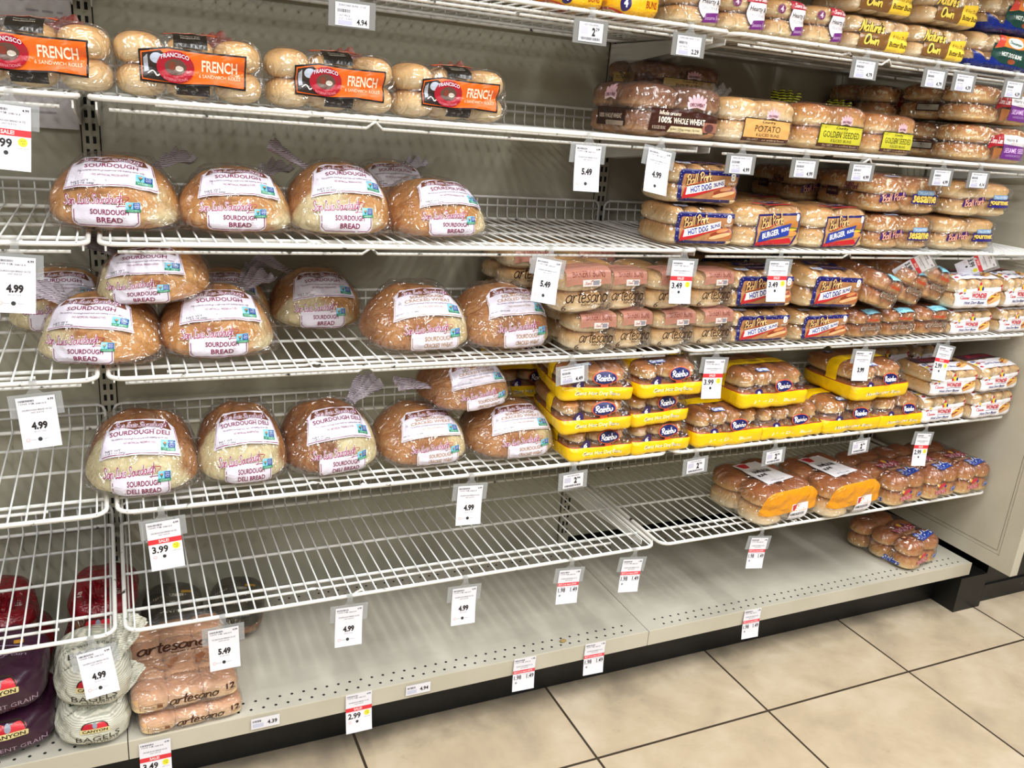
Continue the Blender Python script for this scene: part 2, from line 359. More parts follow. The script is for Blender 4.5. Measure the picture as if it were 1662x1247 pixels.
# ------------------------------------------------------------------ bread and film shapes
def bun_mesh(name, w, d, h, mat, ex=2.6, flatb=.75, seam=True, nu=28, nv=16, rough=0.0, seed=0, ez=None, taper=0.):
    """superellipsoid bun, flat underneath, slit half way up; base at z=0"""
    V = []; F = []
    sg = lambda x, e: math.copysign(abs(x)**e, x); ez = ez or (3.1 if ex >= 2.6 else 2.5)
    for j in range(nv+1):
        ph = -pi/2+pi*j/nv; cz = sin(ph); cr = abs(cos(ph))**(2/ez)
        z = sg(cz, 2/ez)
        if z < 0: z *= flatb
        k = 1-.06*math.exp(-((z+.0)/.07)**2) if seam else 1
        for i in range(nu):
            th = 2*pi*i/nu; x = sg(cos(th), 2/ex)*cr*k; y = sg(sin(th), 2/ex)*cr*k
            q = 1+(rough*noise.noise(Vector((x*2+seed, y*2, z*2))) if rough else 0)
            tz = 1-taper*max(0, (z+flatb)/(1+flatb)-.15)**1.4
            V.append((x*w/2*q*tz, y*d/2*q*tz, (z+flatb)/(1+flatb)*h*(1+(q-1)*.6)))
    for j in range(nv):
        for i in range(nu):
            F.append((j*nu+i, j*nu+(i+1) % nu, (j+1)*nu+(i+1) % nu, (j+1)*nu+i))
    me = bpy.data.meshes.new(name); me.from_pydata(V, [], F); me.materials.append(mat)
    me.polygons.foreach_set('use_smooth', [True]*len(F)); me.update(); return me
def cube_sphere(n):
    idx = {}; V = []; F = []
    def key(p): return tuple(round(c, 5) for c in p)
    for ax in range(3):
        for sgn in (-1, 1):
            for i in range(n):
                for j in range(n):
                    q = []
                    for a, b in ((i, j), (i+1, j), (i+1, j+1), (i, j+1)):
                        p = [0, 0, 0]; p[ax] = sgn; p[(ax+1) % 3] = math.tan((2*a/n-1)*pi/4); p[(ax+2) % 3] = math.tan((2*b/n-1)*pi/4)
                        k = key(p)
                        if k not in idx: idx[k] = len(V); V.append(Vector(p))
                        q.append(idx[k])
                    F.append(tuple(q) if sgn > 0 else tuple(q[::-1]))
    return V, F
CS = {}
def wrap(name, rolls, n=20, sink=.4, gap=.002, amp=.0022, seed=0, mat=None, ext=None, crinkle=22, zmin=.0005):
    """plastic bag drawn over the rolls: rolls = list of (mesh, matrix). returns (mesh, bvh)"""
    pts = []; tv = []; tp = []
    for me, M in rolls:
        o = len(tv); tv += [M @ v.co for v in me.vertices]; tp += [tuple(i+o for i in p.vertices) for p in me.polygons]
    bm = bmesh.new(); bv = [bm.verts.new(v) for v in tv]
    if ext:
        for e in ext: bm.verts.new(e)
    r = bmesh.ops.convex_hull(bm, input=bm.verts[:]); bmesh.ops.delete(bm, geom=[e for e in r['geom_interior'] if isinstance(e, bmesh.types.BMVert)], context='VERTS')
    bm.normal_update(); hull = BVHTree.FromBMesh(bm); hv = [v.co.copy() for v in bm.verts]; bm.free()
    rb = BVHTree.FromPolygons(tv, tp)
    lo = Vector([min(v[i] for v in hv) for i in range(3)]); hi = Vector([max(v[i] for v in hv) for i in range(3)]); c = (lo+hi)/2; s = (hi-lo)/2
    if n not in CS: CS[n] = cube_sphere(n)
    V, F = CS[n]; P = []
    for v in V:
        d = Vector((v.x*s.x, v.y*s.y, v.z*s.z)); m = max(abs(v.x), abs(v.y), abs(v.z)); far = c+d/m*1.4
        dr = (c-far); L = dr.length; dr.normalize(); h = hull.ray_cast(far, dr, L)[0]
        if h is None: h = c+d/m
        h2 = rb.ray_cast(far, dr, L)[0]; t = (far-h).length
        if h2 is not None: t = t+min(((far-h2).length-t)*sink, .02)
        P.append(far+dr*t)
    nb = [[] for _ in P]
    for f in F:
        for i in range(4): nb[f[i]].append(f[(i+1) % 4])
    for _ in range(2): P = [p*.5+sum((P[k] for k in nb[i]), Vector())*.5/len(nb[i]) for i, p in enumerate(P)]
    out = []
    for p in P:
        d = (p-c); d = Vector((d.x/s.x, d.y/s.y, d.z/s.z)); d = Vector((d.x/s.x, d.y/s.y, d.z/s.z)).normalized()
        q = p*crinkle+Vector((seed*3.1, seed*1.7, 0)); a = noise.noise(q*.7); b = 1-2*abs(noise.noise(Vector((q.x*1.6, q.y, q.z*2.1))))
        p2 = p+d*(gap+amp*(a+b*.8)); p2.z = max(p2.z, zmin); out.append(p2)
    me = bpy.data.meshes.new(name); me.from_pydata(out, [], F); me.materials.append(mat or FILM)
    me.polygons.foreach_set('use_smooth', [True]*len(F)); me.update()
    bm = bmesh.new(); bm.from_mesh(me); bmesh.ops.recalc_face_normals(bm, faces=bm.faces); bm.to_mesh(me); bm.free()
    return me, BVHTree.FromPolygons(out, F)
def band(name, me, planes, off, mat, parent):
    """a printed zone of the bag: the film clipped by planes (point, normal = side thrown away)"""
    bm = bmesh.new(); bm.from_mesh(me)
    for co_, no in planes:
        bmesh.ops.bisect_plane(bm, geom=bm.verts[:]+bm.edges[:]+bm.faces[:], plane_co=co_, plane_no=no, clear_outer=True)
    bm.normal_update()
    for v in bm.verts: v.co += v.normal*off
    m2 = bpy.data.meshes.new(name); bm.to_mesh(m2); bm.free(); m2.materials.clear(); m2.materials.append(mat); return link(name, m2, parent)
def tail(name, parent, base, direction, length, width, mat, seed=0, roll=0.):
    """gathered and flared open end of a bag"""
    d = Vector(direction).normalized(); side = d.cross(Vector((0, 0, 1))).normalized(); up = side.cross(d)
    if roll: R = Matrix.Rotation(roll, 3, d); side = R @ side; up = R @ up
    V = []; F = []; nu, nv = 10, 26
    for i in range(nu+1):
        u = i/nu; wd = .008+width*.5*(u**.8 if u > .25 else .25**.8*(.5+2*abs(u-.12)))
        for j in range(nv+1):
            v = 2*j/nv-1; r = .006*u*sin(v*13+seed)+.004*u*noise.noise(Vector((v*3, u*3, seed)))*3
            V.append(Vector(base)+d*(length*u*(1-.12*v*v))+side*(wd*v)+up*(r+.01*u*u*(1-v*v)+.004*cos(v*9)*(1-u)))
    for i in range(nu):
        for j in range(nv): a = i*(nv+1)+j; F.append((a, a+1, a+nv+2, a+nv+1))
    mb = MB(); mb.add(V, F, mat); return mb.obj(name, parent)
class Pack:
    """one package at the origin: base centre of its FRONT edge at (0,0,0), front looks to -Y"""
    def __init__(s, name): s.root = empty(name); s.name = name; s.rolls = []
    def roll(s, me, part, loc, rz=0):
        o = link(part, me, s.root, loc); o.rotation_euler.z = rz
        s.rolls.append((me, Matrix.Translation(Vector(loc)) @ Matrix.Rotation(rz, 4, 'Z'))); return o
    def grid(s, me, part, nx, ny, nz, w, d, h, gx=0, y0=.006, jit=.0, z0=.001):
        W = nx*w
        for k in range(nz):
            for j in range(ny):
                for i in range(nx):
                    s.roll(me, part, (-W/2+w*(i+.5)+random.uniform(-jit, jit), y0+d*(j+.5), z0+k*h), (k % 2)*pi*0)
    def wrap(s, **kw):
        s.film, s.bvh = wrap('bag_film', s.rolls, **kw); s.filmo = link('bag_film', s.film, s.root); return s
    def front(s, name, items, x=0, z=0, **kw): return art_wrap(name, items, s.bvh, (x, .08, z), (1, 0, 0), (0, 0, 1), s.root, **kw)
    def top(s, name, items, y, x=0, z=.1, tilt=0, **kw):
        a = rad(tilt); return art_wrap(name, items, s.bvh, (x, y, z), (1, 0, 0), (0, cos(a), sin(a)), s.root, **kw)
    def left(s, name, items, y=0, z=0, **kw): return art_wrap(name, items, s.bvh, (0, y, z), (0, -1, 0), (0, 0, 1), s.root, **kw)

# ------------------------------------------------------------------ package kinds
BUN = bread('golden_bun_crust', 'f0d49e', 'dba35a', 'ac682e', (.2, .45, .85))
BUNP = bread('pale_bun_crust', 'f6e4c0', 'ecc994', 'd6a464', (.25, .5, .9))
BUNB = bread('brown_bun_crust', 'e6b874', 'c98848', '9c5626', (.15, .4, .85))
BUNW = bread('whole_wheat_crust', 'b98a5c', '94603a', '6e4026', (.2, .45, .85))
BUNS = bread('seeded_bun_crust', 'e8c68c', 'd0904a', 'a4602a', (.2, .5, .85), spots='f0dfb8')
BUNL = bread('light_bun_crust', 'f5e2b8', 'e6c084', 'c68e4e', (.2, .45, .9))
ROLL = bread('french_roll_crust', 'f3e0b8', 'ecca94', 'd8a262', (.15, .5, .95))
ROLLT = bread('soft_roll_crust', 'f4dcae', 'eabf8c', 'cc9260', (.2, .55, .95))
BURG, WHITE, INK, NAVY, RED = '7c1140', 'dedae8', '191313', '1c1c63', 'c8202c'
def gmo(x, y, s):
    return [('r', x-s, y-s*.75, x+s, y+s*.75, '7cc0d8'), ('r', x, y-s*.3, x+s*.93, y+s*.65, '1d3f8c'), ('r', x-s, y-s*.75, x+s, y-s*.32, '17805c'),
            ('p', [(x-s*.8, y+s*.4), (x-s*.45, y-s*.3), (x-s*.1, y+s*.5), (x-s*.45, y+.1*s)], '1a6f66'), ('e', x-s*.45, y+s*.3, s*.14, s*.14, 'e0742c'),
            ('t', 'NON', x+s*.46, y+s*.45, s*.6, s*.22, 'dfe9ff'), ('t', 'GMO', x+s*.46, y+s*.14, s*.7, s*.25, 'dfe9ff'), ('t', 'Project', x+s*.46, y-s*.13, s*.6, s*.18, 'dfe9ff'), ('t', 'VERIFIED', x, y-s*.54, s*1.6, s*.24, 'b8e6d0')]
def sls(x, y, w_, h_):
    return [('s', 'San Luis Sourdough', x, y, w_, h_, WHITE, {'w': .5, 'a': 5}), ('s', 'San Luis Sourdough', x, y, w_, h_, '96104a', {'w': .2, 'a': 5}),
            ('l', spline([(x+w_*.42, y+h_*.38), (x+w_*.6, y+h_*.3), (x+w_*.52, y-h_*.05)]), .0012, '9a1248')]
def loaf_front(l2, c, lines):
    it = [('r', -.058, -.028, .058, .016, WHITE, .010), ('l', [(.02, .0135), (.058, .0135)], .0014, c)]
    it += [('l', [(-.055, .004), (-.055, -.018), (-.047, -.0255), (.047, -.0255), (.055, -.018), (.055, .004)], .0016, c)]
    it += [('t', l2[0], .006, .0015, .066, .0105, c, {'b': .02}), ('t', l2[1], .006, -.014, .045 if len(l2[1]) < 7 else .068, .0105, c, {'b': .02})]
    return it+sls(-.022, .0215, .104, .028)+gmo(.047, .012, .0125)
def loaf_top(title, c, nopres, wt):
    P_ = [(-.078, -.036), (.078, -.036), (.064, .02), (.052, .036), (-.052, .036), (-.064, .02)]
    it = [('p', [(-.081, -.040), (.081, -.040), (.068, .022), (.048, .041), (-.048, .041), (-.068, .022)], WHITE),
          ('l', [(-.067, .02), (-.078, -.037), (.078, -.037), (.067, .02)], .0014, c),
          ('p', [(-.062, .016), (-.04, .022), (-.01, .015), (.02, .021), (.062, .014), (.054, .034), (.0, .039), (-.054, .034)], '6d3f2b')]
    it += [('s', 'San Luis Sourdough', 0, .025, .106, .022, WHITE, {'w': .55}), ('s', 'San Luis Sourdough', 0, .025, .106, .022, BURG, {'w': .18})]
    if len(title) == 1: it += [('t', title[0], 0, .006, .09 if len(title[0]) < 12 else .118, .0105, c, {'b': .015, 'bend': .002})]
    else: it += [('t', title[0], 0, .010, .078, .0085, c, {'b': .015, 'bend': .002}), ('t', title[1], 0, -.001, .105, .0085, c, {'b': .015, 'bend': .002})]
    it += [('t', 'This authentic sourdough bread made with bubbling starter only', 0, -.009 if len(title) > 1 else -.006, .112, .005, '5a3a55', {'sh': .3}),
           ('t', nopres, 0, -.018 if len(title) > 1 else -.0155, .068, .0045, c)]
    it += [('t', wt[0], -.052, -.0285, .03 if len(wt) > 1 else .045, .004, INK)]
    if len(wt) > 1: it += [('t', wt[1], -.047, -.0335, .038, .004, INK)]
    return it+gmo(.056, -.021, .0145)
def scaled(items, k):
    o = []
    for it in items:
        it = list(it)
        if it[0] in ('r', 'e'): it[1:5] = [v*k for v in it[1:5]]; it[6:7] = [it[6]*k] if len(it) > 6 and it[0] == 'r' else it[6:7]
        elif it[0] == 'p': it[1] = [(a*k, b*k) for a, b in it[1]]
        elif it[0] == 'l': it[1] = [(a*k, b*k) for a, b in it[1]]; it[2] *= k
        else: it[2:6] = [v*k for v in it[2:6]]
        o.append(tuple(it))
    return o
def make_loaf(kind, kiss, seed, tl=None):
    P = Pack('bread_loaf_bag'); mat = loafmat('sourdough_crust', 'a5602a', 'e2a85c', 'ecdcb0') if kind != 'deli' else loafmat('deli_crust', '7a431e', 'bc7c3c', 'ebe0b4')
    if kind == 'wheat': mat = loafmat('cracked_wheat_crust', 'a4642c', 'd2985a', 'e2cb98')
    W_, D_, H_ = .205, .215, .122
    me = bun_mesh('sourdough_loaf', W_, D_, H_, mat, ex=2.7, ez=2.6, flatb=.35, taper=.26, seam=False, nu=56, nv=32, rough=.05, seed=seed)
    at = me.attributes.new('kiss', 'FLOAT', 'POINT')
    for i, v in enumerate(me.vertices):
        p = Vector((v.co.x/W_*2, v.co.y/D_*2, v.co.z/H_*1.6-.5)); val = 0
        for d, th in kiss:
            t = (p.dot(Vector(d).normalized())-th+.16*noise.noise(p*2.6+Vector((seed, 0, 0))))/.1; val = max(val, min(1, max(0, t)))
        at.data[i].value = val
    P.roll(me, 'loaf', (0, D_/2+.004, .001)); P.wrap(n=24, gap=.003, amp=.0035, crinkle=30, seed=seed, ext=[(-.05, .14, .128), (.06, .15, .126), (.117, .05, .004), (-.115, .07, .004), (.112, .10, .05)])
    if kind == 'sour': P.front('front_label', scaled(loaf_front(('SOURDOUGH', 'BREAD'), BURG, 0), .86), x=-.008, z=.037)
    elif kind == 'deli': P.front('front_label', scaled(loaf_front(('SOURDOUGH', 'DELI BREAD'), BURG, 0), .88), z=.033)
    else: P.front('front_label', scaled(loaf_front(('SOURDOUGH', 'CRACKED WHEAT'), 'a8835a', 0), .86), x=.006, z=.036)
    tt = {'sour': (['SOURDOUGH'], BURG, '- NO ARTIFICIAL PRESERVATIVES -', ('NET WT', '1 LB 8 OZ (680g)')), 'deli': (['SOURDOUGH DELI'], BURG, '- NO ARTIFICIAL PRESERVATIVES -', ('NET WT', '1 LB 8 OZ (680g)')),
          'wheat': (['SOURDOUGH', 'CRACKED WHEAT'], 'a8835a', '- NO PRESERVATIVES -', ('NET WT 1 LB 8 OZ (680g)',))}[kind]
    P.top('top_label', scaled(loaf_top(*tt), .88), y=.045, z=.102, tilt=50)
    if tl: tail('bag_tail', P.root, tl[0], tl[1], .085, .07, TAILM, seed)
    return P.root
TAILM = wavemat('printed_tail_film', 'd2cdd8', '85727e', 110, 6., .8)
TAILN = printfilm('navy_tail_film', '1b2048', .9, .25, .6)
TAILC = filmmat('clear_tail_film', haze=.22, spec=.16)
YEL = printfilm('yellow_print_film', 'f4c812', .97, .25, .35)
ORG = printfilm('orange_print_film', 'e89a1c', .9, .16, .8)
NAVYF = printfilm('navy_print_film', '14287c', .96, .22, .6)
PINK = printfilm('pink_print_film', 'b98070', .8, .3, .3)

def make_french(seed=1):
    P = Pack('french_roll_bag'); me = bun_mesh('french_roll', .078, .135, .053, ROLL, ex=2.1, seam=False, flatb=.8, nu=24, nv=14)
    P.grid(me, 'french_roll', 3, 1, 2, .0765, .14, .048, jit=.003)
    P.wrap(n=18, gap=.003, amp=.003, seed=seed, sink=.2, ext=[(.125, .04, .03), (.125, .09, .05), (.06, .13, .112)])
    O = 'e8651b'
    it = [('p', [(-.083, .022), (-.04, .029), (.01, .026), (.083, .026), (.081, -.029), (.03, -.026), (-.02, -.029), (-.082, -.026)], INK),
          ('p', [(-.080, .019), (-.04, .026), (.01, .023), (.080, .023), (.078, -.026), (.03, -.023), (-.02, -.026), (-.079, -.023)], O),
          ('p', [(-.078, .017), (-.05, .023), (-.035, .01), (-.04, -.024), (-.078, -.021)], '2e2522'),
          ('e', -.056, .011, .010, .008, 'b9c3d6'), ('p', [(-.076, .01), (-.070, .016), (-.068, -.01), (-.075, -.012)], 'a8adba'),
          ('l', spline([(-.07, -.014), (-.062, -.009), (-.056, -.016), (-.05, -.012)]), .002, 'd8d4ce'),
          ('e', -.028, -.001, .0285, .0245, 'a3172b'), ('e', -.028, -.001, .0165, .013, '5d463c'), ('e', -.022, -.003, .006, .005, 'c9bfb4'), ('e', -.033, .001, .005, .007, '7c3a2c'),
          ('t', 'FRANCISCO', -.028, .0135, .042, .0065, WHITE, {'b': .02, 'bend': .004}), ('t', 'INTERNATIONAL', -.028, -.0175, .036, .0042, 'd98a92', {'bend': -.0035}),
          ('t', 'FRENCH', .040, .0045, .056, .018, 'fbe9d0', {'b': .02}), ('t', '6 SANDWICH ROLLS', .040, -.0115, .066, .0052, 'f7dcc0')]
    P.front('front_label', it, x=.004, z=.051, step=.0005, base=.0012, lim=.005)
    P.top('top_band', [('r', -.026, -.03, .026, .022, '17130f'), ('t', 'Perfect for', 0, -.002, .03, .004, 'b9b0a0'), ('t', 'sandwiches', 0, -.009, .03, .004, 'b9b0a0'), ('p', [(-.045, .012), (.045, .016), (.043, .034), (-.043, .032)], INK), ('p', [(-.043, .014), (.043, .018), (.041, .032), (-.041, .030)], 'd9531e'), ('t', 'FRENCH', .002, .023, .05, .011, 'f6dcc4', {'b': .02})], y=.03, z=.1, tilt=38)
    P.front('lower_band', [('r', -.024, -.006, .028, .012, '17130f')], x=.0, z=.014, base=.0004)
    q = tail('bag_tail', P.root, (.0, .12, .085), (.55, .5, .22), .07, .08, printfilm('red_clear_film', '9c3a34', .5, .2, .8), 3)
    return P.root
HOTDOG = [('e', 0, 0, 1, .42, 'a4602c'), ('e', 0, .1, .95, .22, '8c2f1a'), ('e', 0, -.22, .98, .26, 'd9a25e'), ('l', spline([(-.8, .1), (-.4, .2), (0, .05), (.4, .2), (.8, .1)]), .12, 'e8b84a')]
def pic(items, x, y, s, a=0, sy=None):
    """scale and turn a small picture made of art items"""
    out = []; sy = sy or s; ca, sa = cos(rad(a)), sin(rad(a))
    f = lambda u, v: (x+(u*ca-v*sa)*s, y+(u*sa+v*ca)*sy)
    for it in items:
        if it[0] == 'e': cx, cy = f(it[1], it[2]); out.append(('e', cx, cy, it[3]*s, it[4]*sy, it[5], a))
        elif it[0] == 'p': out.append(('p', [f(*q) for q in it[1]], it[2]))
        elif it[0] == 'l': out.append(('l', [f(*q) for q in it[1]], it[2]*s, it[3]))
    return out
def dots(x0, y0, x1, y1, n, c, r, seed):
    R = random.Random(seed); return [('e', R.uniform(x0, x1), R.uniform(y0, y1), r, r, c) for _ in range(n)]
def bp_logo(x, y, w_, h_, a=12, c='e9c07c', o='3b1733'):
    return [('s', 'Ball Park', x, y, w_, h_, o, {'w': .75, 'a': a}), ('s', 'Ball Park', x, y, w_, h_, c, {'w': .26, 'a': a}), ('l', [(x-w_*.4, y-h_*.75), (x+w_*.3, y-h_*.2)], .0016, 'c0392b')]
def one_layer(items, l0):
    return items
def make_bp_hotdog(seed=1):
    P = Pack('hot_dog_bun_bag'); me = bun_mesh('hot_dog_bun', .047, .155, .045, BUNL, ex=3., flatb=.8)
    P.grid(me, 'hot_dog_bun', 4, 1, 2, .0435, .157, .0425, jit=.0008); P.wrap(gap=.002, amp=.002, seed=seed, sink=.14)
    it = [('r', -.077, -.035, .077, .034, NAVY, .009), ('r', -.068, -.028, .070, .024, 'b07c50', .006)]
    it += [('e', *p[1:3], .0011, .0011, 'cfd3ff') for p in dots(-.075, -.034, .075, .033, 60, 0, 0, 5) if abs(p[1]) > .068 or abs(p[2]) > .024]
    it = it[:2]+[('p', sum([[(a[1]-.001, a[2]-.001), (a[1]+.001, a[2]-.001), (a[1], a[2]+.001)] for a in [q]], []), 'cfd3ff') for q in dots(-.075, -.033, .075, .032, 46, 0, .001, 5) if abs(q[1]) > .068 or q[2] > .024 or q[2] < -.028]
    base = len(it)
    it += pic([('p', [(-1, -.5), (.9, -.7), (1, .5), (-.3, .9)], 'b76a3c'), ('e', .1, .1, .8, .36, '8d3b24'), ('e', 0, -.25, .85, .25, 'e0b481'), ('e', .3, .35, .5, .2, 'c98552')], .035, -.012, .034, 12, .018)
    it += [('p', [(-.066, -.030), (-.06, -.006), (.03, .013), (.034, -.001), (-.04, -.024)], RED), ('p', [(-.058, -.021), (-.056, -.004), (.034, .017), (.037, .001)], 'f2f0f0'),
           ('t', 'HOT DOG', -.023, -.0045, .05, .0125, '20379a', {'b': .03, 'a': 13}), ('t', 'BUNS', .021, .006, .026, .008, '20379a', {'b': .02, 'a': 13})]
    it += bp_logo(-.03, .017, .062, .024)+[('t', '8', .056, .022, .012, .018, 'ffffff', {'b': .04}), ('t', 'COUNT', .056, .008, .019, .0048, 'ffffff', {'b': .02})]
    P.front('front_label', it, x=.006, z=.043)
    P.top('top_label', [('r', -.03, -.012, .055, .006, '33264e', .004), ('t', 'ENRICHED BUNS', .012, -.002, .07, .006, 'c9a8b4'), ('r', -.07, -.022, -.035, -.01, 'd6dbe8', .003), ('t', 'USA USA', -.052, -.016, .03, .007, '35509a', {'b': .02}), ('p', [(-.04, .02), (.06, .015), (.07, .045), (-.03, .05)], NAVY), ('s', 'Ball Park', .01, .032, .07, .018, 'c9a070', {'w': .3, 'a': 6})], y=.045, z=.1, tilt=20)
    tail('bag_tail', P.root, (0, .155, .06), (.1, .8, .35), .05, .05, TAILN, 2); return P.root
def make_bp_burger(seed=2):
    P = Pack('burger_bun_bag'); me = bun_mesh('burger_bun', .104, .104, .050, BUNL, ex=2.6, flatb=.6)
    P.grid(me, 'burger_bun', 2, 2, 2, .0985, .100, .0465, jit=.001); P.wrap(gap=.002, amp=.0022, seed=seed, sink=.16)
    it = [('p', [(-.062, .034), (.064, .040), (.066, .0), (.045, -.038), (-.064, -.042)], NAVY), ('p', [(-.06, .03), (.058, .034), (.059, .0), (.04, -.034), (-.06, -.038)], 'b98a5c')]
    it += pic([('e', 0, .5, 1, .5, 'c07f40'), ('e', 0, .05, 1.05, .2, '4f7a2c'), ('e', 0, -.1, 1., .25, '6b2c18'), ('e', 0, .0, .9, .12, 'e4b63a'), ('e', 0, -.42, 1, .3, 'cf9350')], .036, .001, .022, 0, .022)
    it += [('p', [(-.06, -.038), (-.02, -.036), (.045, -.030), (.035, -.018), (-.06, -.03)], RED), ('p', [(-.055, -.030), (-.052, -.006), (.034, .016), (.030, -.012)], '2a3f9c'),
           ('t', 'BURGER', -.022, -.0095, .048, .014, 'f4f4f4', {'b': .03, 'a': 14}), ('t', 'BUNS', .019, .001, .022, .0085, 'f4f4f4', {'b': .02, 'a': 14})]
    it += bp_logo(-.022, .021, .064, .028)+[('t', '8', .054, .029, .011, .017, 'ffffff', {'b': .05})]
    P.front('front_label', it, x=.012, z=.044)
    P.top('top_label', [('p', [(-.05, -.01), (.07, -.01), (.07, .0), (-.05, .003)], 'b03030'), ('r', -.02, .01, .06, .035, NAVY, .004), ('s', 'Ball Park', .02, .022, .06, .016, 'c9a070', {'w': .3})], y=.04, z=.1, tilt=15)
    return P.root
def make_bp_buns(word, seed, pale=False):
    P = Pack('burger_bun_bag'); me = bun_mesh('burger_bun', .112, .108, .047, BUNS if word == 'sesame' else BUNL, ex=3., flatb=.7)
    P.grid(me, 'burger_bun', 2, 2, 2, .106, .104, .042, jit=.001); P.wrap(gap=.0025, amp=.0025, seed=seed, sink=.2, ext=[(.118, .01, .02), (.118, .01, .07)])
    it = bp_logo(-.045, .002, .066, .022, 8, 'e0a58a', '45204a')[:2]
    it = [('p', [(-.082, -.013), (-.008, .004), (-.012, .016), (-.08, .006)], '3b2266')]+it
    it += [('r', .012, -.012, .098, .012, '2a2472', .005), ('r', .026, .010, .082, .022, '6d98c4', .004), ('t', 'TAILGATERS', .054, .016, .05, .007, 'e4ecf4', {'b': .01}), ('t', word, .055, .0, .078, .018, '5a3c10', {'b': .07}), ('t', word, .055, .0, .078, .018, 'f3cf63', {'b': .03}), ('t', 'BUNS', .055, -.0165, .03, .005, '5a3c20')]
    P.front('front_label', it, x=-.004, z=.040)
    P.top('top_label', [('r', -.06, -.006, -.015, .006, 'd4daf2', .004), ('t', 'enriched', -.038, 0, .038, .007, '3550a8', {'b': .03})], y=.03, z=.09, tilt=35)
    P.left('side_label', [('r', -.05, -.01, -.01, .012, '3a2030', .003), ('t', 'BUNS', -.03, .001, .03, .006, 'b9a080'), ('s', 'Ball Park', .03, .02, .05, .018, '6b3a4a', {'w': .4})], y=.11, z=.04)
    return P.root
def make_wonder(seed=3):
    P = Pack('hot_dog_bun_bag'); me = bun_mesh('hot_dog_bun', .050, .15, .041, BUNP, ex=3., flatb=.8)
    P.grid(me, 'hot_dog_bun', 4, 1, 2, .047, .152, .0385, jit=.001); P.wrap(gap=.002, amp=.002, seed=seed, sink=.12)
    HD = [('e', 0, 0, 1, .5, 'c98a4a'), ('e', 0, .1, .95, .22, '93452a'), ('e', 0, -.28, .98, .26, 'e2b070'), ('l', spline([(-.8, .1), (-.4, .22), (0, .05), (.4, .22), (.8, .1)]), .12, 'e8b84a')]
    it = [('p', [(-.088, .012), (-.03, .017), (.09, .020), (.092, -.034), (-.088, -.034)], 'f3f1f6')]
    it += [('s', 'Classic', -.062, -.006, .034, .009, 'c02a3c', {'w': .35}), ('t', 'WONDER', -.010, -.001, .056, .0135, 'c41e36', {'b': .05}), ('l', [(-.04, -.0105), (.02, -.0105)], .0014, '1f2f7c'), ('l', [(-.04, .0085), (.02, .0085)], .001, 'c41e36'),
           ('t', 'Hot Dog Buns', -.024, -.020, .078, .010, '1f2f7c', {'b': .035, 'sh': .2})]
    it += [('e', -.012, .018, .007, .008, 'f0c832'), ('e', -.021, .015, .004, .004, 'c41e36'), ('e', -.004, .016, .004, .005, '1f2f7c'), ('e', -.014, .028, .004, .004, 'c41e36'), ('e', -.07, .012, .005, .004, 'f0c832'), ('e', -.078, .004, .004, .004, 'c41e36'), ('e', -.066, .004, .0028, .0028, '1f2f7c')]
    it += pic(HD, .056, -.006, .034, 18, .022)+[('e', .080, .018, .009, .008, 'c41e36'), ('t', 'NEW', .080, .018, .010, .005, 'f4dde0')]
    P.front('front_label', it, z=.039)
    it = [('p', [(-.090, -.025), (.090, -.025), (.085, .03), (-.085, .03)], 'eceaf2'), ('t', 'Hot Dog Buns', -.01, -.006, .082, .013, '26357e', {'b': .03, 'sh': .2, 'bend': .004}), ('t', 'NET WT 11 OZ (312g)', -.0, -.019, .06, .004, '5a5a74'), ('s', 'Classic', -.045, .012, .04, .009, 'a83048', {'w': .35})]
    it += [('e', -.075, .02, .006, .006, '1f2f7c'), ('e', -.068, .006, .0075, .007, 'b41e36'), ('e', -.083, .002, .006, .006, 'e8c83a'), ('e', -.08, -.014, .006, .005, 'b41e36'), ('e', -.060, .024, .005, .005, '1f2f7c')]+pic(HD, .058, .006, .03, 25, .022)
    P.top('top_label', it, y=.045, z=.08, tilt=12)
    P.top('top_logo', [('p', [(-.08, -.025), (.085, -.025), (.08, .02), (-.075, .02)], '4b2b38'), ('t', 'WONDER', .01, -.003, .12, .026, '9c2038', {'b': .06})], y=.108, z=.08)
    return P.root
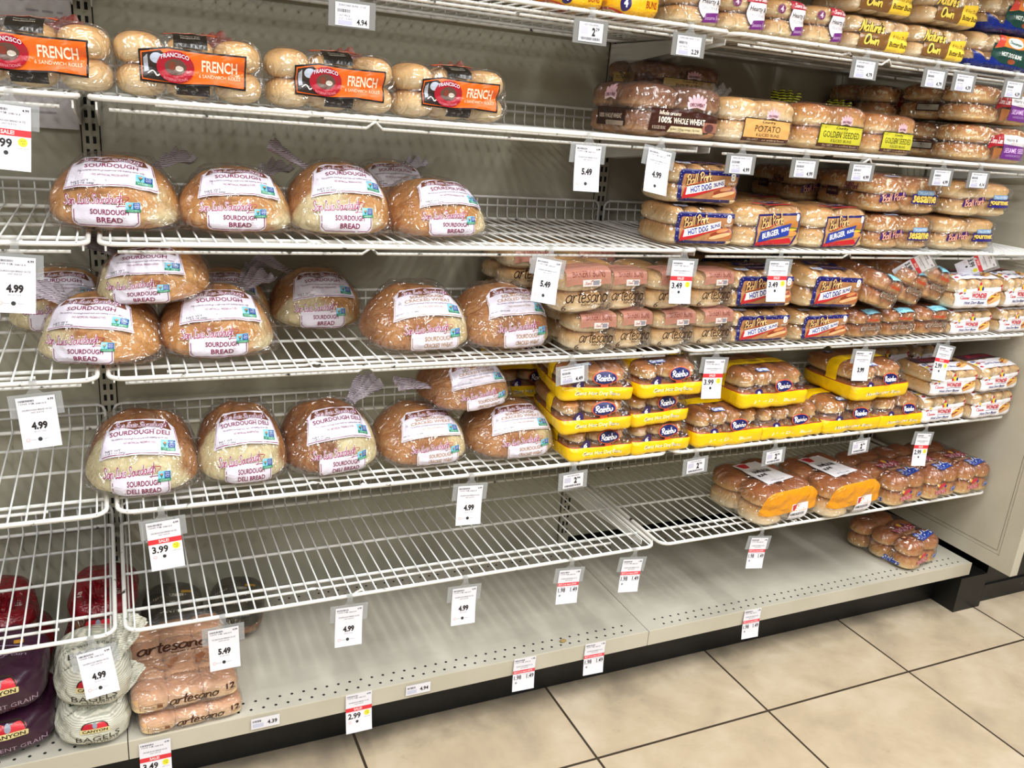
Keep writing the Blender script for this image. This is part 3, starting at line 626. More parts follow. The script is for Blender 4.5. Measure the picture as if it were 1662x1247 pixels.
def make_rainbo(words, w_, bw, seed, d_=.165, h_=.0425, num='6'):
    P = Pack('bun_bag'); me = bun_mesh('hot_dog_bun', bw*1.05, d_, h_+.002, BUN, ex=3., flatb=.8)
    n = round(w_/bw); P.grid(me, 'hot_dog_bun', n, 1, 2, bw, d_+.002, h_, jit=.001)
    P.wrap(gap=.002, amp=.002, seed=seed, sink=.14, ext=[(w_/2+.012, -.004, .002), (-w_/2-.004, 0, .002), (w_/2+.014, -.004, .03), (w_/2+.006, .03, .08)])
    H = 2*h_; red = flat('a8402a', .3)
    band('red_trim', P.film, [((0, 0, H*.455), (0, 0, 1))], .0005, red, P.root)
    band('yellow_band', P.film, [((0, 0, H*.425), (0, 0, 1))], .0011, YEL, P.root)
    band('top_band', P.film, [((0, 0, H*.45), (0, 0, -1)), ((0, .062, 0), (0, -1, .0)), ((0, .094, 0), (0, 1, 0))], .0006, YEL, P.root)
    s = w_/.2
    it = [('e', .026*s, .010, .030, .0155, 'd9592a'), ('p', [(.014*s, -.004), (.036*s, -.004), (.044*s, -.018), (.028*s, -.013), (.012*s, -.019)], 'c8502a'), ('e', .026*s, .010, .0275, .0135, '17205e'), ('s', 'Rainbo', .026*s, .011, .044, .015, 'f5f5fa', {'w': .34}),
          ('e', -.050*s, -.006, .0125, .0135, '2a1c5c'), ('t', num, -.050*s, -.006, .0095, .014, 'f0f0fa', {'b': .05}),
          ('t', words, .004, -.0265, .135*s, .0115, '6b4a10', {'b': .12, 'sh': .2, 'bend': .002}), ('t', words, .004, -.0262, .134*s, .0110, 'fbf2cc', {'b': .015, 'sh': .2, 'bend': .002})]
    P.front('front_label', it, z=.041)
    P.top('top_label', [('r', -.045, -.005, -.005, .009, '4a6ab4', .004), ('t', 'Great', -.025, .002, .036, .013, 'e6ecfa', {'b': .05, 'bend': .002})], y=.022, z=.09, tilt=35)
    P.top('shoulder_mark', [('e', -.06*s, .03, .012, .011, '2a1c5c'), ('t', num, -.06*s, .03, .009, .012, 'dcdcf0', {'b': .05}), ('t', 'ENRICHED BUNS', .01, -.02, .08*s, .007, 'a87a10', {'b': .02})], y=.10, z=.09)
    P.left('side_label', [('e', -.02, -.004, .006, .007, '2a1c5c'), ('t', words, .035, -.006, .06, .007, 'c59a10', {'b': .02}), ('r', -.06, -.01, -.045, .012, '6a7aa8')], y=.09, z=.022)
    return P.root
def make_artesano(seed=5, brown=False):
    P = Pack('bakery_bun_bag'); me = bun_mesh('sandwich_bun', .108, .104, .046, BUNP if not brown else BUN, ex=2.4, flatb=.65)
    P.grid(me, 'sandwich_bun', 1, 2, 2, .105, .1, .042, jit=.001); P.wrap(gap=.003, amp=.002, seed=seed, sink=.1, ext=[(.06, 0, .09), (-.05, .0, .085), (.061, .0, .01)])
    P.top('top_label', [('p', [(-.034, -.022), (.054, -.020), (.052, .045), (-.034, .045)], PINK), ('t', 'BAKERY BUNS', .010, -.006, .064, .011, '7a3c38', {'b': .0})], y=.008, x=0, z=.085, tilt=40)
    it = [('r', -.002, .018, .034, .031, 'd9d0cc'), ('r', .018, .020, .031, .029, '8a8a94'), ('s', 'Sara', .008, .0245, .014, .006, 'a86a6a', {'w': .3}),
          ('s', 'artesano', .009, -.002, .082, .027, '261610', {'w': .17}), ('t', 'bakery bread', .020, -.0195, .044, .007, '3c2318', {'b': .01}), ('t', '6', -.034, -.026, .0085, .013, '4a3024')]
    P.front('front_label', it, z=.042)
    tail('bag_tail', P.root, (0, .2, .05), (0, .9, .3), .04, .05, TAILC, 4); return P.root
def make_artesano_brown(seed=6):
    P = Pack('hot_dog_bun_bag'); me = bun_mesh('hot_dog_bun', .060, .185, .046, BUNB, ex=2.8, flatb=.75)
    P.grid(me, 'hot_dog_bun', 2, 1, 2, .057, .19, .042, jit=.001); P.wrap(gap=.003, amp=.003, seed=seed, sink=.15)
    it = [('s', 'artesano', .004, -.004, .092, .024, 'd8c8b4', {'w': .30}), ('s', 'artesano', .004, -.004, .092, .024, '2c1a12', {'w': .15}), ('s', 'Potato', .0, .022, .05, .012, 'b2432a', {'w': .42})]
    P.front('front_label', it, z=.044)
    P.top('blue_tag', [('r', -.030, -.011, .034, .013, '8ed0e6', .002), ('t', 'NEW LOOK', .002, .001, .05, .008, '5fa6c4', {'b': .01})], y=.025, x=.01, z=.09, tilt=40)
    return P.root
def make_sliders(seed=8):
    P = Pack('slider_bun_bag'); me = bun_mesh('slider_bun', .080, .080, .049, BUNB, ex=2.2, flatb=.6, nu=22, nv=12); me2 = bun_mesh('slider_bun', .080, .080, .049, BUN, ex=2.2, flatb=.6, nu=22, nv=12)
    P.grid(me2, 'slider_bun', 2, 3, 1, .077, .077, .044, jit=.001); P.grid(me, 'slider_bun', 2, 3, 1, .077, .077, .044, jit=.001, z0=.045)
    P.wrap(gap=.002, amp=.002, seed=seed, sink=.06, ext=[(0, .255, .02)])
    it = [('t', 'WONDER', -.006, .032, .092, .024, 'e8dde2', {'b': .12}), ('t', 'WONDER', -.006, .032, .092, .024, '8c1730', {'b': .05}), ('e', .0, .052, .009, .008, 'd8a83a'), ('e', -.015, .050, .006, .006, '8c1730'), ('e', .014, .05, .006, .007, '2c2458'),
          ('t', 'Premium', -.01, .008, .05, .009, 'c9a890'), ('s', 'Sliders', .018, -.014, .096, .032, 'eceef6', {'w': .8, 'a': 4}), ('s', 'Sliders', .018, -.014, .096, .032, '1e3f96', {'w': .42, 'a': 4}), ('l', [(-.02, -.036), (.055, -.026)], .004, '1e3f96'),
          ('e', -.055, .0, .009, .010, '5e2a20'), ('t', 'W', -.055, 0, .011, .010, 'd9b08a', {'b': .05})]
    P.top('top_label', it, y=.055, z=.1, tilt=18)
    it = [('t', 'WONDER', -.022, -.008, .056, .015, 'f0e6ea', {'b': .12}), ('t', 'WONDER', -.022, -.008, .056, .015, 'c0273e', {'b': .04}), ('e', -.03, .010, .009, .008, 'c0273e'), ('e', -.016, .014, .006, .007, 'c0273e'), ('e', -.006, .008, .006, .005, '1f2f7c'), ('e', -.042, .014, .005, .005, 'e8c040'),
          ('s', 'Sliders', .048, -.004, .044, .015, 'e6e8f2', {'w': .8, 'a': 8}), ('s', 'Sliders', .048, -.004, .044, .015, '1e3f96', {'w': .4, 'a': 8})]
    P.front('front_label', it, z=.038)
    P.left('side_label', [('s', 'Sliders', 0, 0, .06, .02, 'e6e8f2', {'w': .8}), ('s', 'Sliders', 0, 0, .06, .02, '1e3f96', {'w': .4})], y=.07, z=.022)
    return P.root
def make_hamburger(seed=9):
    P = Pack('hamburger_bun_bag'); me = bun_mesh('hamburger_bun', .104, .104, .053, BUNB, ex=2.6, flatb=.6); me2 = bun_mesh('hamburger_bun', .104, .104, .053, BUNP, ex=2.6, flatb=.6)
    P.grid(me2, 'hamburger_bun', 2, 2, 1, .0995, .1, .05, jit=.001); P.grid(me, 'hamburger_bun', 2, 2, 1, .0995, .1, .05, jit=.001, z0=.051)
    P.wrap(gap=.002, amp=.0025, seed=seed, sink=.12, ext=[(.108, .0, .07), (.108, 0, .03)])
    band('orange_band', P.film, [((0, .0, .034), (0, 0, -1)), ((0, .034, 0), (0, 1, .25))], .0005, ORG, P.root)
    P.front('front_label', [('p', [(-.012, -.028), (.052, -.030), (.056, .020), (-.008, .022)], 'eceaf0'), ('p', [(-.006, .019), (.014, .020), (.008, .003), (-.002, .003)], RED), ('t', 'HAMBURGER BUNS', .018, -.009, .052, .008, INK, {'b': .02}), ('t', 'NET WT 13 OZ', .012, -.022, .038, .004, INK)], x=.012, z=.034)
    P.top('top_label', [('p', [(-.05, -.055), (.056, -.048), (.040, .07), (-.050, .07)], 'dfdfe6'), ('p', [(-.044, .066), (-.006, .066), (-.014, .040), (-.034, .042)], 'b81e2c'), ('t', 'Classic', -.012, .028, .03, .006, INK), ('t', 'HAMBURGER', .0, .014, .066, .017, INK, {'b': .05, 'a': -4}), ('t', 'BUNS', -.018, -.006, .032, .012, INK, {'b': .05}), ('t', 'NET WT 13 OZ (368g)', .0, -.042, .05, .005, '55555c')], y=.095, x=-.004, z=.11)
    return P.root
def make_oroweat(kind, seed):
    bread_ = {'wheat': BUNW, 'potato': BUNP, 'seeded': BUN, 'honey': BUNW}[kind]
    P = Pack('sliced_bun_bag'); me = bun_mesh('sliced_bun', .11, .108, .052, bread_, ex=2.7, flatb=.65)
    P.grid(me, 'sliced_bun', 2, 2, 2, .105, .105, .046, jit=.001); P.wrap(gap=.002, amp=.0025, seed=seed, sink=.14)
    def logo(x, y, s):
        o = [('p', [(x-.022*s, y-.008*s), (x-.024*s, y+.006*s), (x, y+.010*s), (x+.024*s, y+.006*s), (x+.022*s, y-.008*s), (x, y-.003*s)], 'e9c8d0')]
        o += [('e', x+k*.008*s, y+(.015-abs(k)*.003)*s, .0042*s, .009*s, 'dfb4c0', -k*18) for k in (-2, -1, 0, 1, 2)]+[('t', 'OROWEAT', x, y+.001*s, .038*s, .007*s, '5c2338', {'b': .02, 'bend': .001})]
        return o
    if kind == 'wheat':
        it = [('p', [(-.085, -.030), (.03, -.030), (.085, -.028), (.085, .004), (.02, .012), (-.082, .012)], '3c1c14'), ('p', [(.040, -.027), (.085, -.026), (.085, -.008), (.045, -.008)], 'a06a58'), ('e', .06, -.018, .012, .008, '5d3a3a'), ('s', 'Whole Grains', -.040, .005, .05, .009, 'e8dccc', {'w': .25}),
              ('t', '100%', -.050, -.0085, .030, .0115, 'f0e8da', {'b': .03}), ('t', 'WHOLE WHEAT', .008, -.0085, .078, .0115, 'f0e8da', {'b': .03}), ('p', [(-.042, -.030), (-.035, -.019), (.04, -.019), (.046, -.030)], 'd8c8a0'), ('t', '8g fiber | 230mg omega | 0g trans', 0, -.0245, .072, .005, '4a3424'), ('t', '8 SLICED BUNS', -.062, -.023, .03, .006, 'c9b8a4')]+logo(.022, .022, .95)
        P.front('front_label', it, x=.008, z=.042)
        P.left('side_label', [('r', -.055, -.026, .055, .008, '2e1711'), ('t', '100% WHOLE WHEAT', 0, -.008, .09, .009, 'bfae9c', {'b': .02}), ('r', -.02, -.026, .05, -.017, '9a8a78')]+logo(-.01, .03, 1.), y=.1, z=.042)
    else:
        bg, tx, word, sub = {'potato': ('dca965', '2e1c12', 'POTATO', '8 SLICED BUNS'), 'seeded': ('c9c23a', '2c2a10', 'GOLDEN SEEDED', '8 SLICED BUNS'), 'honey': ('b89a5a', '3a2818', 'POTATO', '8 SLICED BUNS')}[kind]
        it = [('p', [(-.062, -.034), (.082, -.034), (.082, .014), (-.060, .016)], tx), ('p', [(-.060, -.032), (.080, -.032), (.080, .012), (-.058, .014)], bg), ('s', 'Country', .01, .008, .04, .009, tx, {'w': .25}), ('t', word, .010, -.006, .074 if len(word) < 8 else .118, .0135, tx, {'b': .0}), ('t', sub, .012, -.0195, .066, .006, tx), ('r', -.062, -.034, .082, -.026, '4a2014'), ('t', 'No HFCS  -  no artificial flavors', .01, -.030, .11, .004, 'd8c0a0')]
        it += logo(.02, .021, .75)
        P.front('front_label', it, z=.042)
        P.left('side_label', [('r', -.05, -.012, .05, .012, bg), ('t', word, 0, 0, .07, .009, tx)], y=.1, z=.05)
    tc = {'seeded': wavemat('yellow_black_tail', 'c8cc3c', '23201a', 50, 5.), 'potato': TAILC, 'wheat': printfilm('brown_tail_film', '4a3430', .7), 'honey': TAILC}[kind]
    tail('bag_tail', P.root, (.0, .19, .09), (.2, .3, .35), .05, .07, tc, seed); return P.root
def make_sara(hearty, seed):
    P = Pack('seeded_bun_bag')
    if hearty:
        me = bun_mesh('seeded_bun', .122, .12, .044, BUNL, ex=3., flatb=.7); P.grid(me, 'seeded_bun', 1, 2, 2, .118, .118, .041); P.wrap(gap=.002, amp=.002, seed=seed, sink=.14)
        it = [('e', .022, .004, .031, .034, '4a3038'), ('e', .022, .004, .029, .032, 'e9e4ea'), ('p', [(-.01, .022), (.048, .024), (.05, .037), (-.006, .04)], 'a82438'), ('s', 'Sara Lee', .022, .031, .044, .010, 'f4dce0', {'w': .3}), ('t', 'Hearty &', .022, .009, .044, .012, '2a2a2c', {'b': .01}), ('t', 'DELICIOUS', .022, -.003, .04, .006, '8a8a90'),
              ('p', [(.004, -.033), (.058, -.028), (.060, -.008), (.012, -.014)], '6e2a78'), ('t', 'Sesame Seed', .033, -.021, .046, .008, 'd4b4dc', {'a': 6}), ('e', -.032, .020, .009, .010, '6e2a58'), ('t', '4', -.032, .020, .007, .012, 'e0c8dc', {'b': .04})]
        P.front('front_label', it, z=.042)
    else:
        me = bun_mesh('seeded_bun', .132, .125, .048, BUNS, ex=2.6, flatb=.65); P.grid(me, 'seeded_bun', 2, 2, 2, .127, .12, .045); P.wrap(gap=.002, amp=.002, seed=seed, sink=.14)
        it = [('p', [(-.012, .010), (.11, .004), (.11, -.032), (-.01, -.028)], '6a2c7e'), ('p', [(-.012, .032), (.03, .034), (.11, .024), (.11, .004), (-.012, .010)], 'e0dee2'), ('p', [(-.070, -.006), (-.062, .026), (-.02, .036), (-.012, .034), (-.014, .004), (-.045, .002)], '9c1c24'), ('s', 'Sara Lee', -.040, .018, .046, .018, 'f4e0e0', {'w': .28}),
              ('t', 'Hearty &', .018, .020, .04, .010, '33363a'), ('t', 'SESAME SEED', .038, -.006, .080, .012, 'd8b8e4', {'b': .01}), ('t', 'HAMBURGER BUNS', .036, -.019, .06, .006, 'b090c8'), ('r', -.044, -.03, -.014, -.002, 'a06438')]
        P.front('front_label', it, x=.02, z=.042)
        P.left('side_label', [('r', -.04, -.008, .03, .012, '2c1c18', .003), ('r', -.037, -.005, .027, .009, '9a9488')], y=.13, z=.03)
    return P.root
def make_natures(seed=11):
    P = Pack('butter_bun_bag'); me = bun_mesh('hot_dog_bun', .050, .15, .042, BUNP, ex=3., flatb=.8); P.grid(me, 'hot_dog_bun', 4, 1, 2, .047, .152, .0385); P.wrap(gap=.002, amp=.002, seed=seed, sink=.14)
    Y_ = 'f2cc3e'
    it = [('p', [(-.075, -.034), (.015, -.034), (.022, .004), (-.07, -.002)], '80592f'), ('p', [(.014, -.036), (.082, -.034), (.090, .018), (.02, .010)], Y_),
          ('s', "Nature's", -.038, .016, .078, .030, '33200e', {'w': .75}), ('s', 'Own', -.034, -.014, .046, .026, '33200e', {'w': .8}), ('s', "Nature's", -.038, .016, .078, .030, 'efd05c', {'w': .34}), ('s', 'Own', -.034, -.014, .046, .026, 'efd05c', {'w': .36}),
          ('t', '8 Hot Dog', .054, -.002, .048, .011, '4a3418', {'sh': .15}), ('t', 'Butter Buns', .052, -.018, .062, .012, '3b2a14', {'b': .02, 'sh': .15})]
    P.front('front_label', it, z=.042)
    P.top('top_label', [('r', -.03, -.008, .07, .006, Y_), ('t', 'Butter Buns', .02, 0, .08, .009, '4a3418')], y=.045, z=.08, tilt=12); return P.root
def make_bluebag(seed=12):
    P = Pack('hot_dog_bun_bag'); me = bun_mesh('hot_dog_bun', .062, .15, .045, BUNP, ex=2.6, flatb=.8); P.grid(me, 'hot_dog_bun', 4, 1, 2, .058, .152, .041); P.wrap(gap=.002, amp=.0025, seed=seed, sink=.14)
    band('navy_band', P.film, [((0, 0, .021), (0, 0, 1))], .0006, NAVYF, P.root)
    it = [('p', [(-.10, -.04), (-.11, .0), (-.075, -.018), (-.06, -.03), (-.05, .012), (.10, .006), (.11, -.04)], '14287c'), ('p', [(-.055, .020), (.055, .022), (.085, -.006), (.07, -.030), (-.02, -.024), (-.058, -.01)], '1c4038'),
          ('p', [(-.05, .008), (-.03, .040), (.06, .038), (.075, .014), (.03, .010), (-.02, .014)], 'e5863a'), ('p', [(-.05, .010), (-.034, .040), (-.018, .04), (-.022, .014)], 'd04a3c'), ('e', .016, .024, .026, .011, 'f2f2ee', -8), ('s', 'Bavarian', .016, .024, .04, .009, '2f6a60', {'w': .4, 'a': -8}), ('t', 'HOT DOG BUNS', .012, -.005, .068, .010, 'e6efe8', {'b': .03, 'a': -5}), ('e', .015, -.019, .012, .006, '8c4428')]
    P.front('front_label', it, z=.042); return P.root
def make_yellow(seed=13):
    P = Pack('bun_bag'); me = bun_mesh('bun', .06, .13, .05, BUN, ex=2.6, flatb=.8); P.grid(me, 'bun', 2, 1, 1, .058, .13, .05); P.wrap(gap=.003, amp=.003, seed=seed, sink=.1)
    it = [('p', [(-.064, -.012), (-.02, -.024), (.05, -.022), (.062, .0), (.06, .026), (-.06, .026)], 'f0b41c'), ('l', [(-.064, -.013), (-.02, -.025), (.05, -.023), (.063, .0)], .0025, 'c8462a'), ('e', -.030, -.006, .012, .013, '2a1c5c'), ('t', '4', -.030, -.006, .009, .014, 'f0f0fa', {'b': .05}), ('t', 'BUNS', .028, -.004, .026, .012, '9c3c14', {'b': .02})]
    P.front('front_label', it, z=.026); return P.root
def make_rolls12(seed=14):
    P = Pack('bakery_roll_bag'); me = bun_mesh('bakery_roll', .070, .076, .052, ROLLT, ex=3.6, ez=3.4, flatb=.7, nu=20, nv=12); P.grid(me, 'bakery_roll', 3, 4, 1, .064, .070, .052, jit=.001)
    P.wrap(gap=.003, amp=.003, seed=seed, sink=.05, ext=[(.0, .36, .03)], mat=filmmat('frosted_film', (1, .97, .94), .12, .16, .10))
    it = [('s', 'artesano', .014, .000, .092, .024, '3a2014', {'w': .24}), ('t', '12', .082, .006, .017, .014, '3a2014', {'b': .03}), ('l', [(.072, -.004), (.092, -.004)], .001, '3a2014')]
    it += [('l', [(-.084, -.014), (-.04, -.012), (-.04, .0), (-.084, -.002), (-.084, -.014)], .0009, '5c3420'), ('s', 'Sara Lee', -.068, -.007, .02, .005, '5c3420', {'w': .3}), ('r', -.054, -.011, -.044, -.002, '7a5030')]
    P.front('front_label', it, z=.030)
    R = random.Random(4); lv = []
    for _ in range(16):
        x, y = R.uniform(-.045, .05), R.uniform(-.012, .014); lv.append(('e', x, y, .009, .0036, R.choice(['9c6a4c', '8a583c', 'a87a5a']), R.uniform(20, 160)))
    it = [('s', 'artesano', -.01, .062, .14, .038, '3c2014', {'w': .24}), ('t', 'bakery rolls', .015, .036, .06, .008, '3c2014', {'b': .02})]+lv+[('t', '12', .082, -.034, .017, .014, '3a2014', {'b': .03}), ('t', 'NET WT 1 LB 2 OZ (510g)', .022, -.045, .09, .008, '6a4030')]
    P.top('top_label', it, y=.10, z=.06, tilt=3); return P.root
def make_bagelbag(kind, seed):
    P = Pack('bagel_bag' if kind == 'bagel' else 'bread_bag')
    body = {'bagel': wavemat('striped_cream_film', 'd2d0c0', 'aeb0a2', 75, 7.), 'grain': printfilm('aubergine_film', '2a1122', 1., .25, .9, '38182e', 8), 'red': None, 'heritage': None}[kind]
    bw, bd, bh = (.105, .2, .075) if kind == 'bagel' else (.125, .2, .085)
    me = bun_mesh('bread', bw, bd, bh, BUNW, ex=2.8, flatb=.8, rough=.05, seed=seed); P.roll(me, 'bread', (0, bd/2+.005, .002))
    P.wrap(gap=.004, amp=.006, seed=seed, sink=.2, crinkle=13, mat=body)
    can = lambda x, y, s: [('e', x-.012*s, y+.008*s, .016*s, .011*s, 'b3202c'), ('e', x+.014*s, y+.009*s, .014*s, .010*s, 'c9303a'), ('e', x, y+.012*s, .005*s, .008*s, '8a8f9c'), ('l', spline([(x-.028*s, y+.004*s), (x-.018*s, y+.02*s), (x+.018*s, y+.02*s), (x+.028*s, y+.004*s)]), .002*s, '2a201c'), ('r', x-.03*s, y-.008*s, x+.03*s, y+.004*s, 'cdbf86', .002*s), ('t', 'CANYON', x, y-.002*s, .052*s, .008*s, '2a2418', {'b': .03})]
    if kind == 'bagel':
        P.front('front_label', can(-.004, .014, .72)+[('t', 'BAGELS', .0, -.008, .066, .013, '2c2a22', {'b': .0}), ('t', 'DELI WHITE', .006, -.018, .05, .006, '3a382c')], z=.040, step=.0003)
        P.top('top_label', [('t', '100% WHOLE GRAIN', 0, .028, .085, .008, '3a3a32', {'bend': .008}), ('t', 'BAGELS', .0, .010, .07, .018, '2c2a22', {'b': .01}), ('t', 'NET WT 18 OZ (510g)', -.01, -.02, .06, .006, '44443a')], y=.065, z=.09, tilt=15, step=.0003)
        tail('bag_tail', P.root, (.03, .05, .078), (.5, .45, .85), .09, .05, body, 2)
    elif kind == 'grain':
        P.front('front_label', can(-.0, .016, .95)+[('t', 'ANCIENT GRAIN', .004, -.016, .10, .009, '9a8494'), ('t', 'BAGELS', .0, -.028, .04, .006, '7c6478')], z=.046, step=.0003)
        P.top('top_label', [('l', spline([(-.05, .02), (-.02, .03), (.02, .03), (.05, .02)]), .003, '8c8098'), ('s', 'grain', .02, .0, .04, .014, '8a748a', {'w': .2}), ('r', .02, .035, .035, .045, 'c08a2c')], y=.07, z=.1, tilt=15)
    elif kind == 'red':
        band('red_band', P.film, [((0, 0, .055), (0, 0, -1))], .0006, printfilm('red_film', '740f1a', .93, .22, .8), P.root)
        P.front('front_label', can(0, .0, 1.)+[('t', 'COUNTRY WHITE', 0, -.018, .09, .007, 'd8cfa8')], z=.036)
        P.top('top_label', [('r', -.045, -.010, .04, .008, 'b9a8a4', .004), ('t', 'COUNTRY', 0, -.001, .07, .010, '2a2220', {'b': .02, 'bend': .002})], y=.05, z=.1, tilt=25)
        tail('bag_tail', P.root, (0, .03, .078), (.1, -.2, .85), .05, .06, printfilm('red_film', '740f1a'), 5)
    else:
        band('dark_band', P.film, [((0, 0, .045), (0, 0, -1))], .0006, printfilm('graphite_film', '35342f', .9, .25, .6, '5a564c', 12), P.root)
        P.top('top_label', [('l', spline([(-.05, .03), (0, .045), (.05, .03)]), .012, 'b9b4a4'), ('t', 'HERITAGE', 0, .008, .09, .014, 'c4c0b2', {'b': .03, 'bend': .004}), ('t', 'CANYON', 0, -.016, .06, .01, 'b9b4a4', {'b': .03}), ('r', .02, .05, .045, .062, 'b98c24')], y=.06, z=.1, tilt=15)
        P.front('front_label', [('t', 'HERITAGE', 0, 0, .08, .012, 'b9b4a4', {'b': .03})], z=.06)
    return P.root

# ------------------------------------------------------------------ floor
BAY = 1.219
ZL = [.170, .4112, .6582, .9127, 1.1472, 1.3758, 1.5992]
YF = [-.4805, -.4735, -.4687, -.4670, -.4729, -.4778, -.4759]
def floor_mat():
    m, nt, b = newmat('beige_stone_floor_tile'); L = nt.links
    tc = N(nt, 'ShaderNodeTexCoord'); sp = N(nt, 'ShaderNodeSeparateXYZ'); L.new(tc.outputs['Object'], sp.inputs[0])
    def math_(op, a, v=None, w=None):
        n = N(nt, 'ShaderNodeMath', operation=op); L.new(a, n.inputs[0])
        if v is not None:
            if isinstance(v, (int, float)): n.inputs[1].default_value = v
            else: L.new(v, n.inputs[1])
        if w is not None: n.inputs[2].default_value = w
        return n.outputs[0]
    T = .5068; ds = []; cells = []
    for o, off in ((sp.outputs[0], .9794), (sp.outputs[1], -.6692)):
        u = math_('DIVIDE', math_('SUBTRACT', o, off), T); f = math_('FRACT', u); cells.append(math_('FLOOR', u)); ds.append(math_('ABSOLUTE', math_('SUBTRACT', f, .5)))
    g = math_('GREATER_THAN', math_('MAXIMUM', ds[0], ds[1]), .5-.0032/T)
    cb = N(nt, 'ShaderNodeCombineXYZ'); L.new(cells[0], cb.inputs[0]); L.new(cells[1], cb.inputs[1])
    wn = N(nt, 'ShaderNodeTexWhiteNoise', noise_dimensions='3D'); L.new(cb.outputs[0], wn.inputs['Vector'])
    ad = N(nt, 'ShaderNodeVectorMath', operation='MULTIPLY_ADD'); L.new(wn.outputs['Color'], ad.inputs[0]); ad.inputs[1].default_value = (9, 9, 9); L.new(tc.outputs['Object'], ad.inputs[2])
    n = N(nt, 'ShaderNodeTexNoise', i_Scale=6., i_Detail=9., i_Roughness=.6, i_Distortion=.25); L.new(ad.outputs[0], n.inputs['Vector'])
    r = ramp(nt, [(.32, 'a99a84'), (.66, 'c4b69f')]); e = r.color_ramp.elements.new(.48); e.color = (*srgb('b8a88e'), 1); L.new(n.outputs['Fac'], r.inputs[0])
    n2 = N(nt, 'ShaderNodeTexNoise', i_Scale=22., i_Detail=6., i_Roughness=.7); L.new(tc.outputs['Object'], n2.inputs['Vector'])
    r2 = ramp(nt, [(.63, 0.), (.74, .55)]); L.new(n2.outputs['Fac'], r2.inputs[0])
    mx = N(nt, 'ShaderNodeMix', data_type='RGBA'); L.new(r2.outputs[0], mx.inputs[0]); L.new(r.outputs[0], mx.inputs[6]); mx.inputs[7].default_value = (*srgb('8a7a62'), 1)
    # dust and mop dirt gathered along the kick plate
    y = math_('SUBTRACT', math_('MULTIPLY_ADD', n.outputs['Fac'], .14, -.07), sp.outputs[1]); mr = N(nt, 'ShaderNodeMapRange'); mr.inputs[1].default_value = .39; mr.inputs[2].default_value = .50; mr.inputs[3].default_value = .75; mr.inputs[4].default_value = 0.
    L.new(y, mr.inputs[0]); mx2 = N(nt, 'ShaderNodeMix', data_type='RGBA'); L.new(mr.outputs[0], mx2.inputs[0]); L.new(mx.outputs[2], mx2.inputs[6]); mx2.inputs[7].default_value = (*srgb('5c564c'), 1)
    mx3 = N(nt, 'ShaderNodeMix', data_type='RGBA'); L.new(g, mx3.inputs[0]); L.new(mx2.outputs[2], mx3.inputs[6]); mx3.inputs[7].default_value = (*srgb('3a3026'), 1)
    L.new(mx3.outputs[2], b.inputs['Base Color']); b.inputs['Roughness'].default_value = .38
    bp = N(nt, 'ShaderNodeBump', i_Strength=.25, i_Distance=.002); L.new(g, bp.inputs['Height']); bp.invert = True; L.new(bp.outputs[0], b.inputs['Normal'])
    return m
mb = MB(); mb.box(-3, 6, -6, 1, -.05, 0, floor_mat()); tag(mb.obj('floor', smooth=False), kind='structure')

# ------------------------------------------------------------------ shelving run (moves as one)
unit = tag(empty('shelving_unit'), 'cream steel shelving run with slotted uprights, solid base deck and black kick plate', 'shelving')
for i in (-1, 0, 1):
    mb = MB(); mb.box(i*BAY+.017, (i+1)*BAY-.017, .002, .012, .19 if i == 1 else .172, 2.3, PANEL); mb.obj('back_panel', unit, False)
mb = MB(); mb.box(-BAY, 2.445, .014, .03, .0, 2.3, BLACK); mb.obj('backing', unit, False)
for i in (-1, 0, 1, 2):
    x = i*BAY; mb = MB(); mb.box(x-.016, x+.016, -.006, .02, .17, 2.3, PANEL)
    mb.box(x-.0185, x-.0165, .0015, .004, .2, 2.3, HOLE); mb.box(x+.0165, x+.0185, .0015, .004, .2, 2.3, HOLE)
    for k in range(82):
        z = .21+k*.0254; mb.box(x-.0095, x-.0035, -.0066, -.005, z, z+.014, HOLE); mb.box(x+.0035, x+.0095, -.0066, -.005, z, z+.014, HOLE)
    mb.obj('upright', unit, False)
for i in (-1, 0, 1):
    a, c = i*BAY+.001, (i+1)*BAY-.001; mb = MB()
    mb.box(a, c, -.4805, -.002, .166, .170, DECK); mb.box(a, c, -.4825, -.4785, .129, .1705, CREAM); mb.box(a, c, -.4785, -.466, .129, .133, CREAM)
    o = mb.obj('base_deck', unit, False); mb = MB()
    for row, (y, off) in enumerate(((-.438, 0), (-.463, .0127), (-.087, 0), (-.062, .0127))):
        for k in range(45):
            x = a+.045+off+k*.0254
            if x > c-.03: continue
            mb.add([(x+.0032*cos(q*pi/4), y+.0032*sin(q*pi/4), .1704) for q in range(8)], [tuple(range(8))], HOLE)
    mb.obj('perforations', o, False)
mb = MB(); mb.box(-BAY, BAY*.93, -.402, -.39, 0, .13, BLACK); mb.box(BAY*.93+.002, 2.40, -.402, -.39, 0, .13, BLACK); mb.obj('kick_plate', unit, False)
mb = MB(); mb.box(2.400, 2.523, -.487, .0, 0, .122, BLACK); mb.obj('base_foot', unit, False)

mb = MB(); mb.box(-BAY, 2.44, -.56, .0, 1.87, 1.89, CREAM); mb.box(-BAY, 2.44, -.565, -.555, 1.85, 1.89, CREAM); mb.obj('added_shade_canopy', unit, False)  # unseen canopy added above the view to shade the upper back panel
